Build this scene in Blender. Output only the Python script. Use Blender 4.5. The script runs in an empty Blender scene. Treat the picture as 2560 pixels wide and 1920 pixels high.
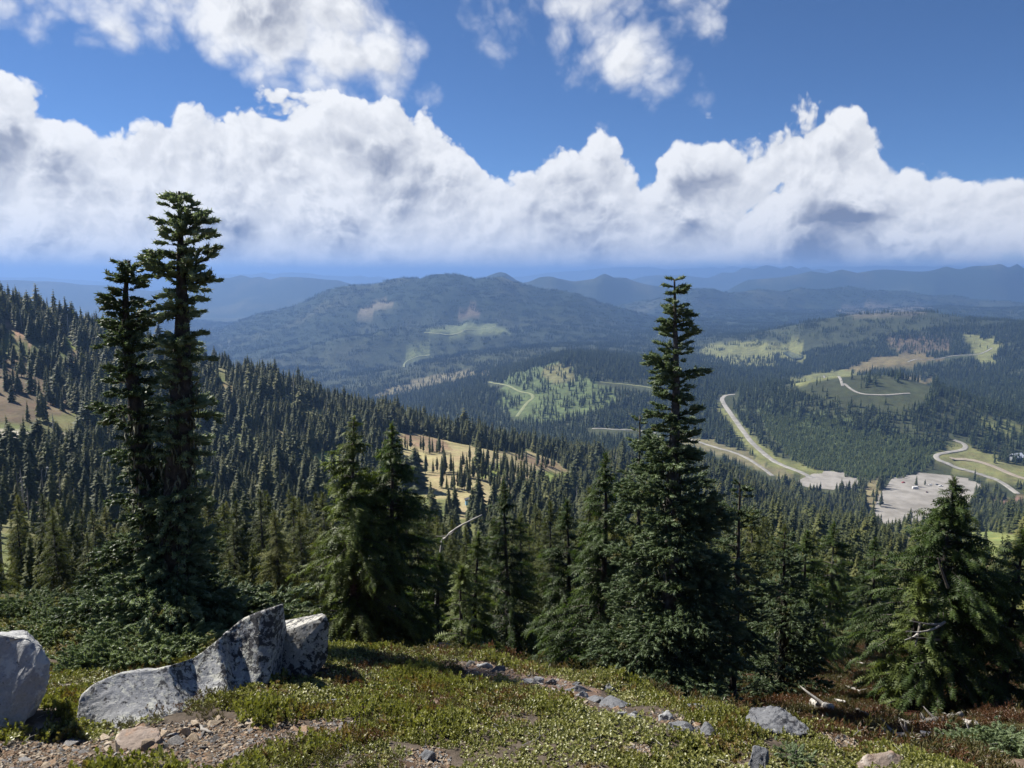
import bpy, math, random
import numpy as np
from mathutils import Vector, Matrix

# ------------------------------------------------------------------ camera, sky, sun, exposure
SC = bpy.context.scene
COL = SC.collection
RNG = np.random.default_rng(7)
random.seed(7)
CAMZ = 1.6                      # eye height above the ground at the camera's foot
F = 1898.0                      # focal length in photo pixels (2560 wide)
PITCH = math.atan((960 - 685) / F)
CP, SP = math.cos(PITCH), math.sin(PITCH)
SUN_EL, SUN_AZ = math.radians(46), math.radians(-58)

cam_d = bpy.data.cameras.new('camera')
cam_d.sensor_width = 36.0
cam_d.lens = 36.0 * F / 2560
cam_d.clip_start = 0.1
cam_d.clip_end = 120000
cam = bpy.data.objects.new('camera', cam_d)
cam.location = (0, 0, CAMZ)
cam.rotation_euler = (math.pi / 2 - PITCH, 0, 0)
COL.objects.link(cam)
SC.camera = cam
SC.render.engine = 'CYCLES'
SC.view_settings.view_transform = 'Standard'
SC.view_settings.look = 'None'
SC.view_settings.exposure = 1.0
SC.view_settings.gamma = 1.0
SC.view_settings.use_curve_mapping = False
cy = SC.cycles
cy.use_denoising = True
cy.use_adaptive_sampling = True
cy.adaptive_threshold = 0.02
cy.max_bounces = 5
cy.diffuse_bounces = 3
cy.glossy_bounces = 2
cy.transmission_bounces = 3
cy.volume_bounces = 1
cy.transparent_max_bounces = 4
cy.caustics_reflective = False
cy.caustics_refractive = False
cy.sample_clamp_indirect = 4.0

def ray(px, py):
    u = (px - 1280) / F; v = (py - 960) / F
    return u, CP - v * SP, -SP - v * CP
def pix_azel(px, py):
    x, y, z = ray(px, py)
    return math.degrees(math.atan2(x, y)), math.degrees(math.atan2(z, math.hypot(x, y)))
def slope(py):                   # height change per metre of forward distance along a pixel row
    v = (py - 960) / F
    return (-SP - v * CP) / (CP - v * SP)

class NT:                        # short helper for building node trees
    def __init__(s, tree):
        s.t = tree; s.n = tree.nodes; s.l = tree.links
    def new(s, kind, **kw):
        nd = s.n.new(kind)
        for k, v in kw.items(): setattr(nd, k, v)
        return nd
    def put(s, sock, val):
        if isinstance(val, bpy.types.NodeSocket): s.l.new(val, sock)
        elif val is not None: sock.default_value = val
    def m(s, op, a, b=None, c=None, clamp=False):
        nd = s.new('ShaderNodeMath', operation=op, use_clamp=clamp)
        for i, v in enumerate((a, b, c)):
            if v is not None: s.put(nd.inputs[i], v)
        return nd.outputs[0]
    def vm(s, op, a, b=None):
        nd = s.new('ShaderNodeVectorMath', operation=op)
        for i, v in enumerate((a, b)):
            if v is None: continue
            if op == 'SCALE' and i == 1: s.put(nd.inputs['Scale'], v)
            else: s.put(nd.inputs[i], v)
        return nd.outputs[1] if op in ('LENGTH', 'DOT_PRODUCT', 'DISTANCE') else nd.outputs[0]
    def noise(s, vec, scale, detail=4, rough=0.5, out=0, dist=0.0, lac=2.0):
        nd = s.new('ShaderNodeTexNoise')
        s.put(nd.inputs['Vector'], vec)
        nd.inputs['Scale'].default_value = scale; nd.inputs['Detail'].default_value = detail
        nd.inputs['Roughness'].default_value = rough; nd.inputs['Distortion'].default_value = dist
        nd.inputs['Lacunarity'].default_value = lac
        return nd.outputs[out]
    def voro(s, vec, scale, detail=0, feature='F1', rough=0.5, out='Distance', smooth=None):
        nd = s.new('ShaderNodeTexVoronoi', feature=feature)
        s.put(nd.inputs['Vector'], vec)
        nd.inputs['Scale'].default_value = scale
        if 'Detail' in nd.inputs: nd.inputs['Detail'].default_value = detail
        if 'Roughness' in nd.inputs: nd.inputs['Roughness'].default_value = rough
        if smooth is not None: nd.inputs['Smoothness'].default_value = smooth
        return nd.outputs[out]
    def ss(s, x, a, b, lo=0.0, hi=1.0):
        nd = s.new('ShaderNodeMapRange', interpolation_type='SMOOTHSTEP')
        s.put(nd.inputs[0], x)
        for i, v in enumerate((a, b, lo, hi)): s.put(nd.inputs[i + 1], v)
        return nd.outputs[0]
    def lin(s, x, a, b, lo=0.0, hi=1.0):
        nd = s.new('ShaderNodeMapRange')
        s.put(nd.inputs[0], x)
        for i, v in enumerate((a, b, lo, hi)): s.put(nd.inputs[i + 1], v)
        return nd.outputs[0]
    def mix(s, f, a, b, mode='MIX'):
        nd = s.new('ShaderNodeMix', data_type='RGBA', blend_type=mode)
        s.put(nd.inputs[0], f); s.put(nd.inputs[6], c4(a)); s.put(nd.inputs[7], c4(b))
        return nd.outputs[2]
def c4(c):
    return (c[0], c[1], c[2], 1.0) if isinstance(c, (tuple, list)) and len(c) == 3 else c

def build_world():
    w = bpy.data.worlds.new('World'); SC.world = w; w.use_nodes = True
    T = NT(w.node_tree); T.n.clear()
    out = T.new('ShaderNodeOutputWorld')
    sky = T.new('ShaderNodeTexSky', sky_type='NISHITA')
    sky.sun_disc = False
    sky.sun_elevation = SUN_EL
    sky.sun_rotation = SUN_AZ
    sky.altitude = 4000; sky.air_density = 1.0; sky.dust_density = 0.0; sky.ozone_density = 8.0
    bg = T.new('ShaderNodeBackground'); bg.inputs[1].default_value = 0.05
    T.l.new(T.mix(1.0, sky.outputs[0], (.92, 1.0, 1.06), 'MULTIPLY'), bg.inputs[0])
    tc = T.new('ShaderNodeTexCoord')
    d = tc.outputs['Generated']
    sp = T.new('ShaderNodeSeparateXYZ'); T.l.new(d, sp.inputs[0])
    x, y, z = sp.outputs
    az = T.m('MULTIPLY', T.m('ARCTAN2', x, y), 57.29578)
    el = T.m('MULTIPLY', T.m('ARCSINE', z), 57.29578)
    # the top line of the cumulus bank, degrees of elevation over degrees of bearing
    fc = T.new('ShaderNodeFloatCurve')
    T.put(fc.inputs['Value'], T.lin(az, -60, 60))
    tops = [(-420, 330), (-150, 150), (0, 160), (60, 190), (150, 240), (240, 290), (310, 335), (360, 335), (410, 275), (480, 245), (560, 225),
            (700, 215), (850, 225), (1000, 235), (1100, 275), (1190, 335), (1240, 390), (1290, 425), (1345, 370), (1420, 315), (1520, 340),
            (1580, 375), (1625, 405), (1680, 350), (1800, 320), (1900, 310), (2000, 255), (2090, 240), (2180, 265), (2225, 320), (2290, 335), (2360, 340),
            (2430, 385), (2500, 390), (2600, 350), (2800, 330), (3200, 400)]
    cv = fc.mapping.curves[0]
    pts = []
    for px, py in tops:
        a, e = pix_azel(px, py)
        pts.append(((a + 60) / 120, e / 25))
    pts = [(0.0, pts[0][1])] + [p for p in pts if 0.01 < p[0] < 0.99] + [(1.0, pts[-1][1])]
    while len(cv.points) < len(pts): cv.points.new(0.5, 0.5)
    for p, (a, e) in zip(cv.points, pts): p.location = (a, e); p.handle_type = 'AUTO'
    fc.mapping.update()
    top = T.m('MULTIPLY', fc.outputs[0], 25.0)
    # noise in direction space, warped
    wv = T.vm('SUBTRACT', T.noise(d, 6.0, 1, 0.5, out=1), (0.5, 0.5, 0.5))
    dw = T.vm('ADD', d, T.vm('SCALE', wv, 0.06))
    wv2 = T.vm('SUBTRACT', T.noise(d, 40.0, 2, 0.6, out=1), (0.5, 0.5, 0.5))
    dw = T.vm('ADD', dw, T.vm('SCALE', wv2, 0.016))
    sd = (math.sin(SUN_AZ) * math.cos(SUN_EL), 0.0, math.sin(SUN_EL))
    def field(v):
        n = T.noise(v, 8.0, 8, 0.57)
        b = T.voro(v, 13.0, 4, 'F1', 0.5)
        return T.m('ADD', T.m('MULTIPLY', T.m('SUBTRACT', n, 0.5), 1.7), T.m('MULTIPLY', T.m('SUBTRACT', 0.38, b), 1.7))
    f0 = field(dw)
    f1 = field(T.vm('ADD', dw, tuple(0.012 * c for c in sd)))
    # bank
    h = T.m('ADD', T.m('DIVIDE', T.m('SUBTRACT', top, el), 3.0), 0.50)
    Db = T.m('ADD', T.m('MINIMUM', h, 1.7), T.m('MULTIPLY', f0, 0.72))
    # upper clouds: ellipses (pixel centre, radii, tilt, weight)
    Du = None
    for px, py, rx, ry, tilt, k in [(660, 30, 520, 190, 12, 1.7), (900, 130, 270, 105, 26, 1.3), (250, -10, 420, 150, 0, .7), (1480, 10, 360, 190, 8, 1.2),
                                    (1560, 110, 220, 210, -15, 1.1), (1230, 10, 300, 140, 0, .75), (650, -190, 600, 190, 0, .9), (1900, -330, 500, 130, 6, .8)]:
        a, e = pix_azel(px, py)
        ca, sa = math.cos(math.radians(tilt)), math.sin(math.radians(tilt))
        kx = 33.1
        da = T.m('SUBTRACT', az, a); de = T.m('SUBTRACT', el, e)
        ux = T.m('SUBTRACT', T.m('MULTIPLY', da, ca), T.m('MULTIPLY', de, sa))
        uy = T.m('ADD', T.m('MULTIPLY', da, sa), T.m('MULTIPLY', de, ca))
        q = T.m('SQRT', T.m('ADD', T.m('POWER', T.m('DIVIDE', ux, rx / kx), 2.0), T.m('POWER', T.m('DIVIDE', uy, ry / kx), 2.0)))
        g = T.m('MULTIPLY', T.m('SUBTRACT', 1.0, q), k)
        Du = g if Du is None else T.m('MAXIMUM', Du, g)
    # scattered cumulus over the rest of the sky
    gen = T.m('MULTIPLY', T.m('SUBTRACT', T.noise(d, 2.6, 2, .5), 0.56), 5.0)
    gen = T.m('SUBTRACT', gen, T.ss(el, 27.0, 19.0, 0.0, 6.0))
    Du = T.m('ADD', T.m('MAXIMUM', Du, gen), T.m('ADD', T.m('MULTIPLY', f0, 0.62), 0.22))
    strat = T.noise(T.vm('MULTIPLY', dw, (1.0, 1.0, 3.2)), 6.0, 6, 0.6)
    ab = T.ss(Db, 0.0, 0.22)
    ab = T.m('MULTIPLY', ab, T.ss(T.m('ADD', el, T.m('MULTIPLY', T.m('SUBTRACT', strat, 0.5), 6.0)), -0.5, 0.9))
    au = T.m('MULTIPLY', T.ss(Du, -0.12, 0.80), 0.97)
    alpha = T.m('MAXIMUM', ab, au)
    thick = T.m('MAXIMUM', T.ss(Db, 0.3, 2.3), T.m('MULTIPLY', T.ss(Du, 0.35, 1.7), 0.5))
    patch = T.ss(T.noise(T.vm('ADD', dw, (0.31, 0.0, 0.07)), 6.0, 5, 0.56), 0.42, 0.66)
    emb = T.m('MULTIPLY', T.m('SUBTRACT', f0, f1), 1.15)  # emboss: sunward cloud sides painted lighter, the far sides darker
    emb = T.m('MAXIMUM', T.m('MINIMUM', emb, 0.45), -0.45)
    b = T.m('SUBTRACT', 0.95, T.m('MULTIPLY', thick, T.m('ADD', 0.31, T.m('MULTIPLY', patch, 0.66))))  # self-shading of thick cloud painted in as grey
    b = T.m('ADD', b, T.m('MULTIPLY', emb, T.m('ADD', 0.30, T.m('MULTIPLY', thick, 0.75))))
    b = T.m('SUBTRACT', b, T.m('MULTIPLY', T.m('MULTIPLY', T.ss(strat, 0.46, 0.62), thick), T.ss(el, 10.0, 2.5, 0.08, 0.58)))
    b = T.m('MAXIMUM', T.m('MINIMUM', b, 1.0), 0.12)
    ccol = T.new('ShaderNodeValToRGB')
    T.put(ccol.inputs[0], b)
    cr = ccol.color_ramp
    cr.elements[0].position = 0.12; cr.elements[0].color = (0.20, 0.235, 0.33, 1)
    cr.elements[1].position = 1.0; cr.elements[1].color = (0.93, 0.94, 0.96, 1)
    e = cr.elements.new(0.45); e.color = (0.39, 0.42, 0.50, 1)
    e = cr.elements.new(0.75); e.color = (0.70, 0.72, 0.765, 1)
    bgc = T.new('ShaderNodeBackground'); bgc.inputs[1].default_value = 0.52
    T.l.new(ccol.outputs[0], bgc.inputs[0])
    mx = T.new('ShaderNodeMixShader')
    T.l.new(alpha, mx.inputs[0]); T.l.new(bg.outputs[0], mx.inputs[1]); T.l.new(bgc.outputs[0], mx.inputs[2])
    T.l.new(mx.outputs[0], out.inputs[0])
    w.cycles.sampling_method = 'MANUAL'; w.cycles.sample_map_resolution = 512
build_world()

sun_d = bpy.data.lights.new('sun', 'SUN')
sun_d.energy = 4.9; sun_d.angle = math.radians(2.5); sun_d.color = (1.0, 0.95, 0.87)
sun = bpy.data.objects.new('sun', sun_d)
S = Vector((math.sin(SUN_AZ) * math.cos(SUN_EL), math.cos(SUN_AZ) * math.cos(SUN_EL), math.sin(SUN_EL)))
sun.rotation_euler = (-S).to_track_quat('-Z', 'Y').to_euler()
sun.location = S * 60
COL.objects.link(sun)

# ------------------------------------------------------------------ numeric helpers
def hash2(ix, iy, seed):
    h = (ix.astype(np.int64) * 374761393 + iy.astype(np.int64) * 668265263 + seed * 974711) & 0xffffffff
    h = ((h ^ (h >> 13)) * 1274126177) & 0xffffffff
    return ((h ^ (h >> 16)) & 0xffff) / 65535.0
def vnoise(x, y, seed=0):
    x = np.asarray(x, float); y = np.asarray(y, float)
    ix = np.floor(x); iy = np.floor(y); fx = x - ix; fy = y - iy
    fx = fx * fx * fx * (fx * (fx * 6 - 15) + 10); fy = fy * fy * fy * (fy * (fy * 6 - 15) + 10)
    a = hash2(ix, iy, seed); b = hash2(ix + 1, iy, seed); c = hash2(ix, iy + 1, seed); d = hash2(ix + 1, iy + 1, seed)
    return (a * (1 - fx) + b * fx) * (1 - fy) + (c * (1 - fx) + d * fx) * fy
def fbm(x, y, seed=0, oct=4, gain=.5):
    s = 0; a = 1; t = 0
    for o in range(oct):
        s = s + a * vnoise(x * 2 ** o + 17.3 * o, y * 2 ** o - 9.1 * o, seed + o); t += a; a *= gain
    return s / t * 2 - 1
def ridged(x, y, seed=0, oct=4):
    s = 0; a = 1; t = 0
    for o in range(oct):
        s = s + a * (1 - np.abs(2 * vnoise(x * 2 ** o + 5.3 * o, y * 2 ** o - 3.1 * o, seed + o) - 1)); t += a; a *= .5
    return s / t
def sstep(x, a, b):
    t = np.clip((np.asarray(x, float) - a) / (b - a), 0, 1); return t * t * (3 - 2 * t)
def pchip(xk, yk, x):
    xk = np.asarray(xk, float); yk = np.asarray(yk, float)
    h = np.diff(xk); dl = np.diff(yk) / h
    m = np.zeros(len(xk)); m[0] = dl[0]; m[-1] = dl[-1]
    for i in range(1, len(xk) - 1):
        if dl[i - 1] * dl[i] > 0:
            w1 = 2 * h[i] + h[i - 1]; w2 = h[i] + 2 * h[i - 1]
            m[i] = (w1 + w2) / (w1 / dl[i - 1] + w2 / dl[i])
    x = np.clip(x, xk[0], xk[-1])
    i = np.clip(np.searchsorted(xk, x) - 1, 0, len(xk) - 2)
    t = (x - xk[i]) / h[i]
    return ((1 + 2 * t) * (1 - t) ** 2 * yk[i] + t * (1 - t) ** 2 * h[i] * m[i] + t * t * (3 - 2 * t) * yk[i + 1] + t * t * (t - 1) * h[i] * m[i + 1])
def inpoly(px, py, poly):
    px = np.asarray(px, float); py = np.asarray(py, float)
    r = np.zeros(px.shape, bool); n = len(poly); j = n - 1
    for i in range(n):
        xi, yi = poly[i]; xj, yj = poly[j]
        if yi != yj:
            c = ((yi > py) != (yj > py)) & (px < (xj - xi) * (py - yi) / (yj - yi) + xi)
            r ^= c
        j = i
    return r

# ------------------------------------------------------------------ terrain: heights relative to the camera, over (x/y, y)
near = {
 -300: {2: -2.26, 4: -2.92, 6: -3.58, 8: -4.24, 10: -4.9, 12.5: -5.75, 15: -7.2, 20: -10.2, 25: -12.8, 30: -15},
 0:    {2: -2.26, 4: -2.92, 6: -3.58, 8: -4.24, 10: -4.9, 12.5: -5.75, 15: -7.2, 20: -10.2, 25: -12.8, 30: -15},
 300:  {2: -2.26, 4: -2.92, 6: -3.58, 8: -4.24, 10: -4.9, 12: -5.8, 15: -7.6, 20: -10.6, 25: -13.1, 30: -15.2},
 600:  {2: -2.26, 4: -2.92, 6: -3.58, 8: -4.24, 9: -4.6, 10: -5.1, 12: -6.4, 15: -8.4, 20: -11.3, 25: -13.7, 30: -15.7},
 900:  {2: -2.26, 4: -2.92, 6: -3.58, 7.5: -4.08, 8.3: -4.5, 10: -5.7, 12: -7.2, 15: -9.2, 20: -11.8, 25: -14, 30: -16},
 1200: {2: -2.26, 4: -2.92, 6: -3.58, 7.4: -4.04, 8.2: -4.55, 10: -5.9, 12: -7.4, 15: -9.3, 20: -11.9, 25: -14.1, 30: -16.1},
 1500: {2: -2.26, 4: -2.92, 6: -3.58, 6.7: -3.82, 7.5: -4.4, 10: -6.4, 12: -7.8, 15: -9.6, 20: -12, 25: -14.2, 30: -16.2},
 1800: {2: -2.26, 4: -2.92, 5.5: -3.42, 6.2: -3.95, 8.5: -5.75, 10: -6.7, 12: -7.8, 15: -9.4, 20: -11.8, 25: -14, 30: -16},
 2100: {2: -2.26, 3: -2.6, 4.2: -3.0, 4.9: -3.24, 5.5: -3.7, 7: -4.85, 9: -6.12, 10: -6.65, 12: -7.7, 15: -9.2, 20: -11.5, 25: -13.7, 30: -15.8},
 2400: {2: -2.26, 3: -2.6, 4.2: -3.0, 5: -3.6, 6: -4.3, 8: -5.55, 10: -6.7, 12: -7.75, 15: -9.2, 20: -11.5, 25: -13.6, 30: -15.6},
 2700: {2: -2.3, 3: -2.7, 3.8: -3.0, 5: -3.8, 6: -4.45, 8: -5.6, 10: -6.7, 12: -7.75, 15: -9.2, 20: -11.5, 25: -13.6, 30: -15.6},
}
far = {
 -300: {60: -26, 120: -44, 220: -60, 320: -66, 450: -52, 560: -18, 800: -60, 1200: -200, 2000: -420, 3000: -450},
 0:    {60: -27, 120: -46, 220: -68, 320: -74, 450: -66, 560: -32, 800: -80, 1200: -230, 2000: -430, 3000: -450},
 300:  {60: -28, 120: -50, 220: -75, 320: -87, 450: -83, 580: -60, 800: -125, 1200: -270, 2000: -430, 3000: -450},
 600:  {60: -28, 120: -52, 220: -80, 320: -97, 450: -102, 600: -90, 900: -195, 1300: -340, 2000: -430, 3000: -450},
 900:  {60: -29, 120: -54, 220: -85, 320: -107, 420: -119, 620: -127, 900: -220, 1300: -350, 2000: -430, 3000: -450},
 1200: {60: -29, 120: -55, 220: -87, 300: -106, 350: -112, 450: -122, 650: -157, 900: -240, 1300: -330, 2000: -375, 3000: -415, 5000: -430},
 1500: {60: -30, 120: -56, 220: -90, 350: -127, 500: -160, 680: -182, 900: -262, 1300: -305, 2000: -325, 3000: -350, 5000: -385},
 1800: {60: -30, 120: -57, 220: -93, 350: -135, 500: -176, 780: -222, 1000: -297, 1300: -308, 2000: -310, 3000: -312, 5000: -330, 8000: -380},
 2100: {60: -30, 120: -57, 220: -94, 350: -139, 500: -186, 850: -296, 900: -304, 1300: -306, 2000: -310, 3000: -312, 5000: -330, 8000: -380},
 2400: {60: -30, 120: -57, 220: -94, 350: -139, 500: -186, 850: -296, 900: -304, 1300: -306, 2000: -308, 3000: -312, 5000: -330, 8000: -380},
 2700: {60: -30, 120: -57, 220: -94, 350: -139, 500: -186, 850: -296, 900: -304, 1300: -300, 2000: -290, 3000: -305, 5000: -330, 8000: -380},
}
COLS = sorted(near)
COLT = np.array([(c - 1280) / F / 0.98 for c in COLS])
def zpix(py, y): return slope(py) * y
# rounded hills: (px, py of the top, distance, rx, ry)
HILLS = [(2110, 985, 1480, 210, 270), (2280, 1010, 1400, 200, 220), (2760, 830, 2500, 420, 700), (2240, 800, 2950, 330, 330), (1990, 822, 3100, 260, 300),
         (2420, 820, 3300, 300, 300), (1400, 965, 2150, 330, 420), (1560, 880, 2700, 380, 400), (1250, 880, 3200, 420, 450), (1650, 810, 4600, 700, 700),
         (1350, 830, 4300, 500, 500), (2000, 775, 5400, 900, 700), (2500, 770, 5200, 900, 800), (1750, 765, 6200, 900, 600), (2280, 905, 2250, 170, 130)]
# mountain ranges: crest pixels, distance, front and back width, floor
RANGES = [
 ([(330, 1000), (430, 925), (527, 850), (608, 805), (663, 783), (744, 764), (790, 742), (825, 724), (880, 712), (950, 704), (1021, 692), (1060, 690), (1097, 682), (1151, 686), (1190, 694), (1240, 690), (1300, 704), (1350, 716), (1420, 728), (1500, 752), (1620, 785), (1800, 835)], 5200, 2600, 2000),
 ([(950, 760), (1150, 696), (1200, 690), (1254, 672), (1310, 702), (1379, 686), (1440, 702), (1504, 684), (1580, 700), (1650, 716), (1760, 736), (1900, 765)], 7600, 2000, 2000),
 ([(-500, 690), (-100, 700), (100, 698), (250, 712), (400, 727), (480, 714), (557, 694), (620, 688), (690, 694), (760, 688), (850, 700), (950, 715), (1050, 745)], 9200, 2600, 2500),
 ([(-600, 690), (-200, 700), (100, 690), (300, 704), (480, 692), (700, 680), (900, 688), (1100, 700)], 20000, 3000, 3000),
 ([(1400, 790), (1600, 752), (1690, 728), (1730, 716), (1806, 726), (1950, 722), (2112, 716), (2230, 727), (2376, 739), (2470, 750), (2560, 752), (2900, 740)], 6300, 1200, 1400),
 ([(1700, 770), (1790, 735), (1840, 706), (1900, 690), (2000, 679), (2100, 673), (2300, 668), (2360, 665), (2400, 650), (2430, 644), (2500, 646), (2560, 649), (2900, 640)], 8600, 1500, 1800),
 ([(1300, 740), (1500, 712), (1570, 697), (1650, 686), (1750, 690), (1800, 680), (1900, 663), (1980, 665), (2050, 673), (2200, 700)], 14500, 3000, 3000),
 ([(-400, 700), (300, 715), (900, 715), (1300, 690), (1450, 671), (1560, 665), (1700, 669), (1850, 663), (2000, 665), (2300, 663), (2900, 668)], 23000, 4500, 5000),
]
LOT1 = [(2185, 1285), (2200, 1240), (2230, 1200), (2300, 1183), (2390, 1190), (2445, 1208), (2440, 1250), (2360, 1292), (2300, 1328), (2235, 1325)]
LOT2 = [(1985, 1208), (2030, 1186), (2075, 1176), (2110, 1182), (2150, 1200), (2120, 1222), (2040, 1222)]

def base_height(x, y):
    """height relative to the camera for arrays of world x, y"""
    x = np.asarray(x, float); y = np.asarray(y, float)
    r = np.hypot(x, y); az = np.arctan2(x, y)
    azc = np.clip(az, -0.84, 0.84)
    t = np.tan(azc); yy = np.maximum(r * np.cos(azc), 0.05)
    ly = np.log(yy + 1.5)
    cols = []
    for c in COLS:
        prof = {0.0: -1.6}; prof.update(near[c]); prof.update(far[c])
        if max(prof) < 60000: prof[60000.0] = prof[max(prof)] - 5
        ks = sorted(prof)
        cols.append(pchip(np.log(np.array(ks) + 1.5), [prof[k] for k in ks], ly.ravel()).reshape(ly.shape))
    cols = np.array(cols)
    k = np.clip(np.searchsorted(COLT, t.ravel()) - 1, 0, len(COLT) - 2).reshape(t.shape)
    w = np.clip((t - COLT[k]) / (COLT[k + 1] - COLT[k]), 0, 1)
    w = w * w * (3 - 2 * w) * .5 + w * .5
    z = np.take_along_axis(cols, k[None], 0)[0] * (1 - w) + np.take_along_axis(cols, k[None] + 1, 0)[0] * w
    z = z + .0184 * np.minimum(yy, 1100)
    # rolling relief that grows with distance
    z = z + fbm(x / 55, y / 55, 3, 4) * np.clip((yy - 40) / 300, 0, 1) * 2.5
    z = z + fbm(x / 420, y / 420, 9, 4) * np.clip((yy - 900) / 1500, 0, 1) * 26
    z = z + fbm(x / 1500, y / 1500, 13, 4) * np.clip((yy - 3000) / 4000, 0, 1) * np.clip((14000 - yy) / 4000, 0, 1) * 60
    for px, py, d, rx, ry in HILLS:
        cx = (px - 1280) / F / .985 * d
        q = ((x - cx) / rx) ** 2 + ((y - d) / ry) ** 2
        floor = -288 if px > 1450 else -400
        amp = max(zpix(py, d) - floor, 12)
        z = z + np.exp(-q) * amp
    # ranges
    tt = np.where(y > 1, x / np.maximum(y, 1), np.sign(x) * 3)
    for i, (cr, d, fw, bw) in enumerate(RANGES):
        cx = np.array([(p - 1280) / F / .99 for p, _ in cr]); cz = np.array([zpix(max(q, 660), d) for _, q in cr])
        crest = pchip(cx, cz, np.clip(tt, cx[0], cx[-1]))
        dd = d + 900 * (d / 9000) * fbm(tt * 4.0, tt * 0 + i * 7.7, 31 + i, 3)
        s = (yy - dd)
        q = np.where(s < 0, -s / fw, s / bw)
        rg = ridged(x / (d * .16), y / (d * .16), 40 + i, 5)
        prof = np.clip(1 - q, 0, 1)
        prof = prof ** 1.15
        floor = -470.0
        up = crest - floor
        zz = floor + up * prof - (1 - rg) * up * .42 * np.clip(q * 3.0, 0, 1) * np.clip((1 - q) * 2.5, 0, 1) - 300 * np.clip(q - 1, 0, 2)
        zz = zz - 12000 * np.clip(np.maximum(cx[0] - tt, tt - cx[-1]), 0, 9)
        z = np.maximum(z, zz)
    # behind the viewer the summit plateau goes on
    bk = sstep(np.abs(az), 1.3, 2.2)
    z = z * (1 - bk) + (-1.6 + np.clip(r, 0, 150) * .05 - np.clip(r - 400, 0, 3000) * .15) * bk
    return z

AZF = np.radians(np.arange(-50, 50.01, 0.165))
AZB = np.radians(np.arange(54, 307, 4.0))
AZ = np.concatenate([AZF, AZB]); NAZ = len(AZ)
R1 = 0.6 * 1.022 ** np.arange(0, 140)
R2 = R1[-1] * 1.0215 ** np.arange(1, 381)
RR = np.concatenate([R1, R2]); NR = len(RR)
GA, GR = np.meshgrid(AZ, RR)
GX = GR * np.sin(GA); GY = GR * np.cos(GA)
GZ = base_height(GX, GY)
# small relief of the knoll
kn = sstep(GR, 40, 12)
GZ += kn * (fbm(GX / 1.7, GY / 1.7, 5, 4) * .13 + fbm(GX / .4, GY / .4, 6, 3) * .045 * sstep(GR, 25, 8))
def pix_of(x, y, z):             # z relative to the camera
    f = y * CP - z * SP; u = y * SP + z * CP
    return 1280 + F * x / f, 960 - F * u / f
with np.errstate(all='ignore'):
    GPX, GPY = pix_of(GX, np.maximum(GY, .2), GZ)
def level(poly, y0, y1, zl, soft):
    global GZ
    # level a yard on the plane z = zl: project its outline on that plane
    w = [(ray(*p)[0] / ray(*p)[2] * zl, ray(*p)[1] / ray(*p)[2] * zl) for p in poly]
    cx = sum(p[0] for p in w) / len(w); cyy = sum(p[1] for p in w) / len(w)
    sel = (np.abs(GX - cx) < 500) & (np.abs(GY - cyy) < 500)
    gx = GX[sel]; gy = GY[sel]
    m = np.zeros(gx.shape)
    for k in range(1, 7):
        s = 1 + (k / 6) * soft
        m += inpoly(cx + (gx - cx) / s, cyy + (gy - cyy) / s, w)
    m /= 6
    GZ[sel] = GZ[sel] * (1 - m) + zl * m
    return w
LW1 = level(LOT1, 850, 1150, -285.0, .35)
LW2 = level(LOT2, 900, 1200, -285.0, .4)
with np.errstate(all='ignore'):
    GPX, GPY = pix_of(GX, np.maximum(GY, .2), GZ)
ELEV = GZ / np.maximum(GR, .3)
HOR = np.maximum.accumulate(ELEV, axis=0)           # the skyline so far along each bearing

def Hrel(x, y):
    x = np.asarray(x, float); y = np.asarray(y, float)
    r = np.clip(np.hypot(x, y), RR[0], RR[-1] * .999); a = np.arctan2(x, y) % (2 * np.pi)
    a = np.where(a > np.radians(305), a - 2 * np.pi, a)
    j = np.clip(np.searchsorted(AZ, a) - 1, 0, NAZ - 2); i = np.clip(np.searchsorted(RR, r) - 1, 0, NR - 2)
    u = np.clip((a - AZ[j]) / (AZ[j + 1] - AZ[j]), 0, 1); v = (r - RR[i]) / (RR[i + 1] - RR[i])
    return (GZ[i, j] * (1 - u) + GZ[i, j + 1] * u) * (1 - v) + (GZ[i + 1, j] * (1 - u) + GZ[i + 1, j + 1] * u) * v
def hor_at(x, y):
    r = np.hypot(x, y); a = np.arctan2(x, y)
    j = np.clip(np.searchsorted(AZ, a), 0, len(AZF) - 1); i = np.clip(np.searchsorted(RR, r) - 2, 0, NR - 1)
    return HOR[i, j]
def G(x, y): return float(Hrel(x, y)) + CAMZ          # world height of the ground
def hit(px, py, y0=2.0, y1=40000.0):
    """where the pixel's line of sight meets the ground"""
    dx, dy, dz = ray(px, py)
    ys = np.geomspace(y0, y1, 4000); xs = ys * dx / dy; zs = ys * dz / dy
    g = Hrel(xs, ys)
    b = np.nonzero(zs <= g)[0]
    k = b[0] if len(b) else len(ys) - 1
    return float(xs[k]), float(ys[k]), float(g[k]) + CAMZ
def at(px, py, y):
    dx, dy, dz = ray(px, py)
    return Vector((dx / dy * y, y, dz / dy * y + CAMZ))

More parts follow.
